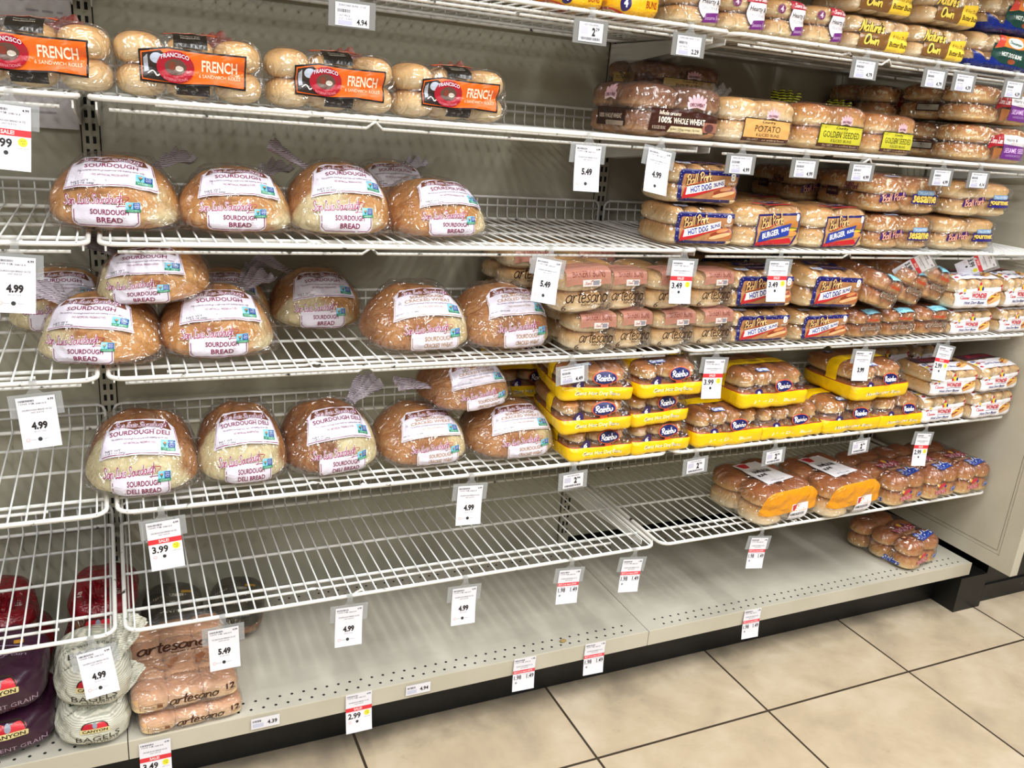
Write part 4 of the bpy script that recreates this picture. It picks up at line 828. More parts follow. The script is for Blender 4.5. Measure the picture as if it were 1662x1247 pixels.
# end panel
ep = MB(); ep.box(2.447, 2.478, -.602, .03, .187, 2.3, CREAM)
for q in ((-.602, -.552, .187, 2.3), (-.552, .03, .187, .232)): ep.box(2.4445, 2.4475, q[0], q[1], q[2], q[3], CREAM)
for q in ((-.5535, -.5505, .232, 2.3), (-.5505, .03, .2305, .2335), (-.5425, -.541, .246, 2.3), (-.541, .03, .2445, .246)): ep.box(2.4462, 2.4472, q[0], q[1], q[2], q[3], flat('77705f', .6))
o = ep.obj('end_panel', None, False); tag(o, 'large cream end panel with a raised border closing the shelving on its far end', 'panel')
bv = o.modifiers.new('b', 'BEVEL'); bv.width = .002; bv.segments = 2
mb = MB(); mb.box(2.56, 3.4, -.462, .2, .0, 1.6, BLACK); mb.box(2.555, 3.42, -.468, -.462, .0, .06, BLACK)
for k in range(4): mb.add([(2.75+k*.2+.005*cos(q*pi/4), -.4685, .035+.005*sin(q*pi/4)) for q in range(8)], [tuple(range(8))], flat('3a3a3a', .4))
tag(mb.obj('display_cabinet', None, False), 'black cabinet standing on the floor beyond the cream end panel', 'cabinet')
# printed sheet on the back of the left bay
mb = MB(); mb.box(-.36, -.02, -.0085, -.007, 1.302, 1.76, flat('b7b2b4', .5)); it = []
R = random.Random(3)
for k in range(26):
    y = -.2+k*.017; x = -.15
    while x < .15:
        l = R.uniform(.01, .05); it.append(('r', x, y, min(x+l, .155), y+.004, '8e8a8e')) if R.random() < .5 else None; x += l+.006
it += [('r', .06, .09, .13, .098, '5c5858'), ('r', .05, -.20, .10, -.194, '4c4a4a')]
art_flat(mb, it, (-.19, -.0088, 1.53), (1, 0, 0), (0, 0, 1), step=0)
tag(mb.obj('printed_sheet', None, False), 'pale printed paper sheet fixed to the back panel behind the leftmost orange-labelled rolls', 'sheet')

# ------------------------------------------------------------------ wire shelves
def rrect(x0, x1, y0, y1, z, r, rb):
    P = []
    for cx, cy, a0, rr in ((x1-r, y0+r, -90, r), (x1-rb, y1-rb, 0, rb), (x0+rb, y1-rb, 90, rb), (x0+r, y0+r, 180, r)):
        P += [(cx+rr*cos(rad(a0+t)), cy+rr*sin(rad(a0+t)), z) for t in (0, 22, 45, 68, 90)]
    return P
def make_shelf(yf, low):
    root = empty('wire_shelf'); x0, x1 = .005, BAY-.005
    mb = MB(); mb.tube(rrect(x0+.004, x1-.004, yf+.004, -.012, 0, .026, .01), .0042, CHIP, 10, True); mb.obj('rim', root)
    n = 43; mb = MB(); dx = (x1-x0-.04)/(n-1)
    for i in range(n):
        x = x0+.02+i*dx; mb.tube([(x, yf+.002, .0030), (x, -.024, .0030), (x, -.017, .006), (x, -.014, .012), (x, -.012, .056)], .0017, PAINT, 6)
    mb.obj('grid_wires', root)
    for y, r in ((-.390, .0035), (-.414, .0030), (-.245, .0032), (-.112, .0032)):
        mb = MB()
        if y == -.414: mb.tube([(x0+.10, y, -.006), (x0+.35, y, -.006), (x0+.365, y-.006, .0), (x0+.38, y, -.006), (x1-.1, y, -.006)], r, CHIP)
        else: mb.tube([(x0+.004, y, -.0035), (x1-.004, y, -.0035)], r, PAINT)
        mb.obj('cross_rod', root)
    fy = -.015; q = [(x0+.004, fy, 0), (x0+.004, fy, .040), (x0+.008, fy, .050), (x0+.018, fy, .055), (x1-.018, fy, .055), (x1-.008, fy, .050), (x1-.004, fy, .040), (x1-.004, fy, 0)]
    mb = MB(); mb.tube(q, .0030, PAINT); mb.tube([(x0+.004, fy, .034), (x1-.004, fy, .034)], .0025, PAINT); mb.obj('back_fence', root)
    zr = -.018; mb = MB(); mb.tube([(x0+.03, yf+.035, zr), (x0+.45, yf+.035, zr), (x0+.465, yf+.030, zr+.012), (x0+.48, yf+.035, zr), (x1-.03, yf+.035, zr)], .0028, CHIP); mb.obj('truss_rod', root)
    for x in (x0+.012, x1-.012):
        mb = MB(); t = .0015; prof = [(-.008, -.008), (-.42, -.008), (-.42, -.020), (-.36, -.026), (-.03, -.062), (-.008, -.062)]
        k = len(prof); v = [(x-t, y, z) for y, z in prof]+[(x+t, y, z) for y, z in prof]
        mb.add(v, [tuple(range(k)), tuple(range(k, 2*k))[::-1]]+[(i, (i+1) % k, (i+1) % k+k, i+k) for i in range(k)], PAINT); mb.obj('bracket', root, False)
    return root
bays = {-1: 'left end bay', 0: 'middle bay', 1: 'far bay by the end panel'}
lv = {1: 'lowest, just above the solid base deck', 2: 'second one up from the solid base deck', 3: 'third one up, below the loaves and hot dog bun stacks', 4: 'fourth one up, carrying packs under the French roll tier', 5: 'fifth one up, the tier of orange-labelled rolls', 6: 'topmost'}
for l in range(1, 7):
    S0 = make_shelf(YF[l], l == 1)
    for i in (-1, 0, 1):
        o = S0 if i == -1 else copy_tree(S0)
        o.location = (i*BAY, 0, ZL[l])
        what = {1: 'empty wire basket shelf nearest the base deck', 2: 'wire shelf second up from the base deck', 3: 'wire shelf third up from the base deck', 4: 'wire shelf fourth up from the base deck', 5: 'wire shelf level with the orange French labels', 6: 'topmost wire shelf'}[l] if not (l == 1 and i == 1) else 'wire shelf nearest the base deck under the hamburger buns'
        tag(o, 'white '+what+', '+{-1: 'left bay', 0: 'middle bay', 1: 'bay beside end panel'}[i], 'wire shelf', 'white wire shelves')

# ------------------------------------------------------------------ products on the shelves
def zs(l): return (ZL[l]+.0056) if l else .1708
PLACED = {}
def put(root, rows, cat, group):
    """rows: (level, x, y_front, dz, rz_deg, (sx,sy,sz), label[, (rx, ry)])"""
    base = root
    for i, r in enumerate(rows):
        o = base if i == 0 else copy_tree(base)
        l, x, y, dz, rz, s, lab = r[:7]; rx, ry = r[7] if len(r) > 7 else (0, 0)
        o.location = (x, y, zs(l)+dz); o.rotation_euler = (rad(rx), rad(ry), rad(rz)); o.scale = s if isinstance(s, tuple) else (s, s, s)
        tag(o, lab, cat, group if len(rows) > 1 or group else None)
G1 = 'bags of French sandwich rolls'
put(make_french(), [(5, -.076, -.445, 0, -4, 1.0, 'French sandwich rolls bag with orange label, leftmost and cut by the picture edge'),
    (5, .161, -.445, 0, -3, 1.0, 'French sandwich rolls bag with orange label, second from the left edge'),
    (5, .406, -.440, 0, 1, .98, 'French sandwich rolls bag with orange label, third from the left edge'),
    (5, .632, -.445, 0, 2, .95, 'French sandwich rolls bag with orange label beside the empty stretch of shelf')], 'bread rolls', G1)
G2 = 'plastic bagged sourdough loaves'
put(make_loaf('sour', [((.6, -.5, .0), .95)], 1, ((.05, .17, .1), (.6, .55, .2))), [
    (4, .029, -.41, 0, -6, (1.05, 1, 1), 'sourdough loaf bag leftmost on its shelf, just below the orange-labelled rolls'),
    (4, .240, -.42, 0, 0, (1, 1, .93), 'sourdough loaf bag second from left under the orange-labelled rolls'),
    (3, .204, -.425, 0, 2, (1.03, 1, 1.02), 'sourdough loaf bag with big white label, lower right of the three piled together'),
    (3, .238, -.20, 0, 0, (.95, .88, .95), 'shaded sourdough loaf bag behind the lower right loaf of the pile'),
    (4, .600, -.20, 0, 0, (.95, .88, 1.02), 'shaded sourdough loaf bag half hidden behind the rightmost loaf of its shelf')], 'bread', G2)
put(make_loaf('sour', [((-.75, -.6, -.1), .72)], 2, ((-.06, .12, .1), (-.75, .5, .25))), [
    (3, -.023, -.43, 0, -14, (1, 1, .92), 'sourdough loaf bag with pale torn left side, lower left of the pile'),
    (3, .078, -.40, .100, -12, (.95, .95, .78), 'sourdough loaf bag lying on top of two others', (4, -5)),
    (3, -.07, -.20, 0, 0, (.95, .88, .95), 'dim sourdough loaf bag behind the pile at the left bay gap')], 'bread', G2)
put(make_loaf('sour', [((-.3, -1, -.35), .62)], 3, ((-.05, .14, .11), (-.8, .4, .35))), [
    (4, .436, -.43, 0, 2, (.97, 1, 1.08), 'sourdough loaf bag with pale front, third from left under the orange-labelled rolls'),
    (3, .438, -.235, 0, 3, (.95, .95, 1), 'lone sourdough loaf bag set back on the half empty wire shelf')], 'bread', G2)
put(make_loaf('sour', [((1, -.35, -.1), .70)], 4), [
    (4, .647, -.435, 0, 10, (1.0, 1, .9), 'sourdough loaf bag with pale right side, rightmost loaf before the bare shelf')], 'bread', G2)
put(make_loaf('deli', [((-.25, -1, -.15), .45)], 5), [
    (2, .050, -.445, 0, -5, (.98, 1, 1.12), 'sourdough deli loaf bag at the left end, above the 3.99 sale tag'),
    (2, .244, -.435, 0, 1, (.86, .95, 1.12), 'sourdough deli loaf bag in the middle of the three deli loaves')], 'bread', 'plastic bagged sourdough deli loaves')
put(make_loaf('deli', [((.55, -.8, -.15), .52)], 6, ((.06, .14, .11), (.8, .4, .4))), [
    (2, .431, -.435, 0, 6, (.97, 1, 1.06), 'sourdough deli loaf bag with dark crust left side, beside the cracked wheat loaves')], 'bread', 'plastic bagged sourdough deli loaves')
G3 = 'plastic bagged cracked wheat loaves'
put(make_loaf('wheat', [((.8, -.5, .1), .7)], 7), [
    (2, .629, -.440, 0, 4, (.97, 1, .92), 'cracked wheat loaf bag lower left of its pile of three'),
    (3, .608, -.440, 0, 4, (1.07, 1, 1.04), 'cracked wheat loaf bag standing alone beside bare wires'),
    (2, .838, -.450, 0, 4, (1.03, 1, .93), 'cracked wheat loaf bag lower right of the pile, next to the yellow packs')], 'bread', G3)
put(make_loaf('wheat', [((1, -.2, -.5), .75)], 8, ((-.09, .10, .06), (-1, .25, .15))), [
    (2, .742, -.42, .114, 8, (.96, .95, .80), 'cracked wheat loaf bag lying on top of two others, printed tail to the left', (3, -4)),
    (3, .808, -.445, 0, 6, (1.02, 1, 1.04), 'cracked wheat loaf bag against the pink-labelled bun bags')], 'bread', G3)

put(make_oroweat('wheat', 1), [(5, 1.135, -.450, 0, 0, (1.06, 1.05, 1.08), 'dark brown 100% whole wheat bun bag, first on the shelf past the bare stretch')], 'buns', None)
put(make_oroweat('honey', 2), [(5, 1.29, -.205, 0, 2, (1.1, .88, .9), 'shaded bun bag behind the dark whole wheat bag, lower of two'),
    (5, 1.305, -.205, .087, 3, (1.15, .88, .85), 'shaded bun bag with dull gold label showing above the dark whole wheat bag')], 'buns', 'shaded gold-labelled bun bags')
put(make_oroweat('potato', 3), [(5, 1.358, -.448, 0, 2, (.98, 1, .98), 'potato bun bag with a tan label between whole wheat and golden seeded buns')], 'buns', None)
put(make_oroweat('seeded', 4), [(5, 1.578, -.448, 0, 2, (1., 1, 1.02), 'golden seeded bun bag with yellow-green label next to the potato buns'),
    (5, 1.768, -.446, 0, 3, (.80, 1, .95), 'golden seeded bun bag with yellow-green label next to the dark seeded bun stack')], 'buns', 'golden seeded bun bags')
put(make_sara(False, 5), [(5, 2.135, -.455, 0, 2, (1.05, 1, .98), 'sesame seed hamburger bun bag with purple label, lower of the two'),
    (5, 2.135, -.450, .096, 3, (1.05, 1, .98), 'sesame seed hamburger bun bag with purple label, upper of the two'),
    (5, 2.07, -.205, 0, 3, (1.02, .8, .95), 'shaded seeded bun bag behind the lower purple-labelled bag'),
    (5, 2.06, -.205, .09, 3, (1.02, .8, .95), 'shaded seeded bun bag behind the upper purple-labelled bag')], 'buns', 'sesame seed bun bags')
put(make_sara(True, 6), [(6, 1.145, -.450, 0, -4, (1, 1, .95), 'small hearty seeded bun bag with round white badge, first next to the yellow bags'),
    (6, 1.268, -.450, 0, -3, (1, 1, .95), 'small hearty seeded bun bag with round white badge, second from the yellow bags'),
    (6, 1.384, -.450, 0, 0, (.9, 1, .95), 'small hearty seeded bun bag with round white badge, third from the yellow bags'),
    (6, 1.498, -.450, 0, 3, (1, 1, .95), 'small hearty seeded bun bag with round white badge, next to the butter buns')], 'buns', 'small hearty seeded bun bags')
put(make_yellow(), [(6, .865, -.452, 0, 0, (1, 1, .9), 'orange-yellow bun bag lying first on the top shelf'), (6, .996, -.452, 0, 4, (1.05, 1, 1.15), 'yellow bun bag with a round number 4 badge on the top shelf')], 'buns', 'yellow bun bags')
put(make_natures(), [(6, 1.660, -.450, 0, 2, (1.02, 1, .93), 'butter bun pack with brown and yellow label, lower left of four'),
    (6, 1.855, -.455, 0, 3, (.98, 1, .93), 'butter bun pack with brown and yellow label, lower right of four'),
    (6, 1.650, -.448, .080, 0, (1.02, 1, .93), 'butter bun pack with brown and yellow label, upper left of four'),
    (6, 1.868, -.460, .080, 4, (.98, 1, .93), 'butter bun pack with brown and yellow label, upper right of four')], 'buns', 'butter bun packs')
put(make_bluebag(), [(6, 2.085, -.455, 0, -4, 1, 'navy hot dog bun bag with an orange patch, lower of two'), (6, 2.105, -.455, .086, -4, 1, 'navy hot dog bun bag with an orange patch, upper of two')], 'buns', 'navy hot dog bun bags')

put(make_bp_hotdog(), [(4, 1.225, -.462, 0, -5, (1, 1.05, 1), 'blue-labelled hot dog bun bag, lower one beside the burger bun bags'),
    (4, 1.222, -.455, .091, -7, (1, 1.05, 1), 'blue-labelled hot dog bun bag, upper one beside the gap of bare shelf'),
    (3, 1.445, -.460, 0, 0, (1.08, 1.1, .92), 'blue-labelled hot dog bun bag at the bottom, touching the pink-labelled buns'),
    (3, 1.645, -.462, 0, 2, (1.05, 1.1, .88), 'blue-labelled hot dog bun bag at the bottom, touching the brown potato buns'),
    (3, 1.437, -.455, .085, -2, (1.1, 1.1, 1.05), 'blue-labelled hot dog bun bag behind the 3.49 sale tag of the far bay'),
    (3, 1.648, -.470, .082, 3, (1.12, 1.15, 1.1), 'blue-labelled hot dog bun bag leaning in the upper row beside brown potato buns', (3, 3)),
    (3, 1.48, -.24, .09, 0, (1.1, 1.1, 1.05), 'shaded hot dog bun bag behind the upper row of blue-labelled bags')], 'buns', 'blue-labelled hot dog bun bags')
put(make_bp_burger(), [(4, 1.423, -.462, 0, 1, (1.03, 1, 1), 'burger bun bag with red and blue label, nearer the hot dog bun pair'),
    (4, 1.630, -.462, 0, 2, (1.03, 1, 1), 'burger bun bag with red and blue label, nearer the sesame buns'),
    (4, 1.60, -.235, 0, 12, (1, .95, .98), 'shaded burger bun bag behind the two front burger bun bags')], 'buns', 'burger bun bags')
put(make_bp_buns('sesame', 3), [(4, 1.848, -.465, 0, 1, (.98, 1, .95), 'sesame bun bag with purple banner, lower of two'),
    (4, 1.838, -.460, .090, -3, (1.05, 1.05, .98), 'sesame bun bag with purple banner, upper of two'),
    (4, 1.80, -.225, 0, 0, (.95, .95, .95), 'shaded sesame bun bag behind the lower one'), (4, 1.79, -.225, .088, 0, (.95, .95, .95), 'shaded sesame bun bag behind the upper one')], 'buns', 'sesame bun bags')
put(make_bp_buns('gourmet', 4), [(4, 2.090, -.465, 0, 2, (1.02, 1, .95), 'gourmet bun bag with purple banner, lower of two'),
    (4, 2.115, -.470, .090, 4, (1.08, 1.05, .96), 'gourmet bun bag with purple banner, upper of two'),
    (4, 2.05, -.225, 0, 0, (.95, .95, .95), 'shaded gourmet bun bag behind the lower one'), (4, 2.04, -.225, .088, 0, (.95, .95, .95), 'shaded gourmet bun bag behind the upper one')], 'buns', 'gourmet bun bags')
GA = 'pink-labelled bun bags'
put(make_artesano(), [(3, .962, -.470, 0, -4, (.98, 1, .98), 'pink-labelled bun bag, bottom row, first beside the cracked wheat loaf'),
    (3, 1.070, -.460, 0, 0, (.90, 1, .98), 'pink-labelled bun bag, bottom row, second from the cracked wheat loaf'),
    (3, 1.181, -.465, 0, 2, (1.0, 1, .98), 'pink-labelled bun bag, bottom row, third from the cracked wheat loaf'),
    (3, 1.294, -.460, 0, 2, (.98, 1, .98), 'pink-labelled bun bag, bottom row, beside the blue-labelled hot dog buns'),
    (3, .925, -.475, .088, -8, (1.15, 1, 1.08), 'pink-labelled bun bag, upper row, largest and nearest the 5.49 tag', (2, -4)),
    (3, 1.040, -.455, .088, 0, (.98, 1, 1.02), 'pink-labelled bun bag, upper row, second from the 5.49 tag'),
    (3, 1.160, -.460, .088, 2, (1.0, 1, 1.02), 'pink-labelled bun bag, upper row, left of the 3.49 sale tag'),
    (3, 1.283, -.455, .088, 3, (1.0, 1, 1.0), 'pink-labelled bun bag, upper row, partly behind the 3.49 sale tag'),
    (3, .93, -.235, 0, 4, (1, 1, 1), 'shaded pink-labelled bun bag in the back row, lower, behind the cracked wheat loaf'),
    (3, .91, -.235, .09, -4, (1.1, 1, 1.1), 'shaded pink-labelled bun bag in the back row, behind the 5.49 tag'),
    (3, 1.12, -.235, .0, 4, (1, 1, 1), 'shaded pink-labelled bun bag in the back row, lower, behind the second front bag'),
    (3, 1.08, -.235, .09, 4, (1.2, 1, 1.1), 'shaded pink-labelled bun bag in the back row, behind the middle of the upper row')], 'buns', GA)
put(make_artesano_brown(), [(3, 1.808, -.462, 0, 4, (.92, 1, .8), 'brown potato hot dog bun bag, bottom row, beside the blue-labelled bags'),
    (3, 1.925, -.462, 0, 0, (.98, 1, .82), 'brown potato hot dog bun bag, bottom row, middle of three'),
    (3, 2.052, -.462, 0, 0, (1.02, 1, .85), 'brown potato hot dog bun bag, bottom row, beside the white-labelled packs'),
    (3, 1.822, -.475, .078, 10, (1, 1.1, 1.0), 'brown potato hot dog bun bag with blue sticker, tilted, nearest the blue-labelled bags', (8, 15)),
    (3, 1.935, -.455, .084, 10, (1, 1.1, 1.05), 'brown potato hot dog bun bag with blue sticker, tilted, middle of the upper three', (8, 15)),
    (3, 2.035, -.445, .090, 10, (1, 1.1, 1.05), 'brown potato hot dog bun bag with blue sticker, tilted, beside the white-labelled packs', (8, 14))], 'buns', 'brown potato hot dog bun bags')
GW = 'white-labelled hot dog bun packs'
put(make_wonder(), [(3, 2.190, -.468, 0, 2, (.92, 1, .86), 'white-labelled hot dog bun pack, third shelf, bottom row beside the brown bags'),
    (3, 2.375, -.468, 0, 2, (.72, 1, .88), 'white-labelled hot dog bun pack, third shelf, bottom row at the end panel'),
    (3, 2.180, -.478, .074, 0, (1.02, 1.1, 1.1), 'white-labelled hot dog bun pack, third shelf, upper row beside the brown bags'),
    (3, 2.368, -.468, .074, 6, (.74, 1.1, 1.1), 'white-labelled hot dog bun pack, third shelf, upper row at the end panel'),
    (2, 2.150, -.480, 0, 2, (.98, 1, .98), 'white-labelled hot dog bun pack, second shelf, bottom row beside the yellow packs'),
    (2, 2.345, -.486, 0, 3, (.99, 1, 1.02), 'white-labelled hot dog bun pack, second shelf, bottom row at the end panel'),
    (2, 2.150, -.490, .083, -2, (.98, 1, .95), 'white-labelled hot dog bun pack, second shelf, upper row behind the 2.99 tag'),
    (2, 2.345, -.490, .085, 5, (.97, 1, .95), 'white-labelled hot dog bun pack, second shelf, upper row at the end panel'),
    (2, 2.14, -.27, 0, 0, (1, 1, 1), 'shaded white-labelled pack in the back row of the second shelf, lower left'),
    (2, 2.13, -.27, .085, 0, (1, 1, 1), 'shaded white-labelled pack in the back row of the second shelf, upper left'),
    (2, 2.335, -.27, 0, 0, (1, 1, 1), 'shaded white-labelled pack in the back row of the second shelf, lower right'),
    (2, 2.335, -.27, .085, 0, (1, 1, 1), 'shaded white-labelled pack in the back row of the second shelf, upper right')], 'buns', GW)
GR = 'yellow giant hot dog bun packs'
put(make_rainbo('Giant Hot Dog Buns', .156, .052, 21, .2, .0345), [(2, 1.018, -.468, 0, 2, (1, 1, 1), 'yellow giant hot dog bun pack, bottom of the left column'),
    (2, 1.185, -.466, 0, 3, (1, 1, 1), 'yellow giant hot dog bun pack, bottom of the right column'),
    (2, .990, -.478, .073, -5, (1.03, 1, 1.02), 'yellow giant hot dog bun pack, middle of the left column', (0, -3)),
    (2, 1.172, -.466, .073, 3, (.95, 1, 1), 'yellow giant hot dog bun pack, middle of the right column', (0, -2)),
    (2, .985, -.470, .146, -8, (1.03, 1, 1.), 'yellow giant hot dog bun pack, top of the left column behind the 4.49 tag'),
    (2, 1.182, -.480, .146, 2, (1.05, 1, 1.03), 'yellow giant hot dog bun pack, top of the right column'),
    (2, .97, -.225, 0, 0, (1, .95, 1), 'shaded yellow bun pack in the back row, bottom of the left column'),
    (2, .95, -.225, .073, 0, (1, .95, 1), 'shaded yellow bun pack in the back row, middle of the left column'),
    (2, .93, -.225, .146, -8, (1, .95, 1), 'shaded yellow bun pack in the back row, top of the left column')], 'buns', GR)
put(make_rainbo('Hot Dog Buns', .2, .05, 22, num='8'), [(2, 1.388, -.468, 0, 2, (.98, 1.15, 1.0), 'yellow hot dog bun pack, bottom, beside the giant bun columns'),
    (2, 1.590, -.464, 0, 1, (1, 1.1, .95), 'yellow hot dog bun pack, bottom, under the stacked one'),
    (2, 1.515, -.462, .090, 2, (1.02, 1.15, 1.05), 'yellow hot dog bun pack stacked on two others')], 'buns', 'yellow hot dog bun packs')
put(make_rainbo('Hamburger Buns', .2, .1, 23, .17, .0425, num='8'), [(2, 1.800, -.466, 0, 1, (.98, 1.15, 1.0), 'yellow hamburger bun pack, bottom, left of two'),
    (2, 1.985, -.466, 0, 2, (.88, 1.1, .98), 'yellow hamburger bun pack, bottom, beside the white-labelled packs'),
    (2, 1.880, -.470, .090, 5, (1.0, 1.15, 1.05), 'yellow hamburger bun pack stacked on the other two')], 'buns', 'yellow hamburger bun packs')
put(make_hamburger(), [(1, 1.628, -.478, 0, 8, (1.02, 1.05, 1.02), 'hamburger bun bag with orange film and white label, left of two'),
    (1, 1.850, -.492, 0, 8, (1.0, 1.05, 1.04), 'hamburger bun bag with orange film and crumpled white label, right of two')], 'buns', 'orange-banded hamburger bun bags')
put(make_sliders(), [(1, 2.075, -.488, 0, 7, (1.0, 1, 1), 'slider bun bag with blue lettering, left of three'),
    (1, 2.222, -.485, 0, 6, (.92, 1, 1), 'slider bun bag with blue lettering, middle of three'),
    (1, 2.362, -.485, 0, 4, (.92, 1, 1), 'slider bun bag with blue lettering, right of three by the end panel'),
    (0, 2.250, -.462, 0, 12, (1.12, 1.0, 1), 'slider bun bag alone on the solid base deck')], 'buns', 'slider bun bags')
put(make_rolls12(), [(0, .122, -.482, 0, 3, (1.0, .95, .70), 'frosted bag of twelve bakery rolls, lower of two on the base deck'),
    (0, .112, -.472, .042, 2, (1.03, .95, .85), 'frosted bag of twelve bakery rolls, upper of two on the base deck')], 'bread rolls', 'frosted bags of twelve rolls')
put(make_bagelbag('bagel', 3), [(0, -.050, -.486, 0, 8, (1.15, .9, .85), 'grey-striped cream bagel bag, lower of two on the base deck'),
    (0, -.052, -.470, .074, 2, (1.2, 1, 1.0), 'grey-striped cream bagel bag with folded tail, upper of two')], 'bagels', 'striped cream bagel bags')
put(make_bagelbag('grain', 4), [(0, -.200, -.470, 0, 3, (1.15, 1, .95), 'dark aubergine grain bagel bag, lower of two at the left edge'),
    (0, -.208, -.465, .088, 2, (1.12, 1, 1.02), 'dark aubergine grain bagel bag, upper of two at the left edge')], 'bagels', 'aubergine grain bagel bags')
put(make_bagelbag('red', 5), [(0, -.20, -.255, .0, 3, 1, 'red-topped bread bag behind the aubergine bags, bottom'),
    (0, -.22, -.265, .09, 8, 1.05, 'red-topped bread bag lying on another behind the aubergine bags'),
    (0, -.055, -.262, .0, -3, 1, 'red-topped bread bag behind the striped bagel bags, bottom'),
    (0, -.045, -.260, .09, -6, 1.02, 'red-topped bread bag with pale arc label lying on another behind the bagels')], 'bread', 'red-topped bread bags')
put(make_bagelbag('heritage', 6), [(0, .10, -.225, .0, -4, 1, 'grey and white lettered bread bag on the base deck behind the bakery rolls'),
    (0, .235, -.222, .0, -10, .95, 'grey and white lettered bread bag on the base deck beyond the bakery rolls')], 'bread', 'grey and white lettered bread bags')

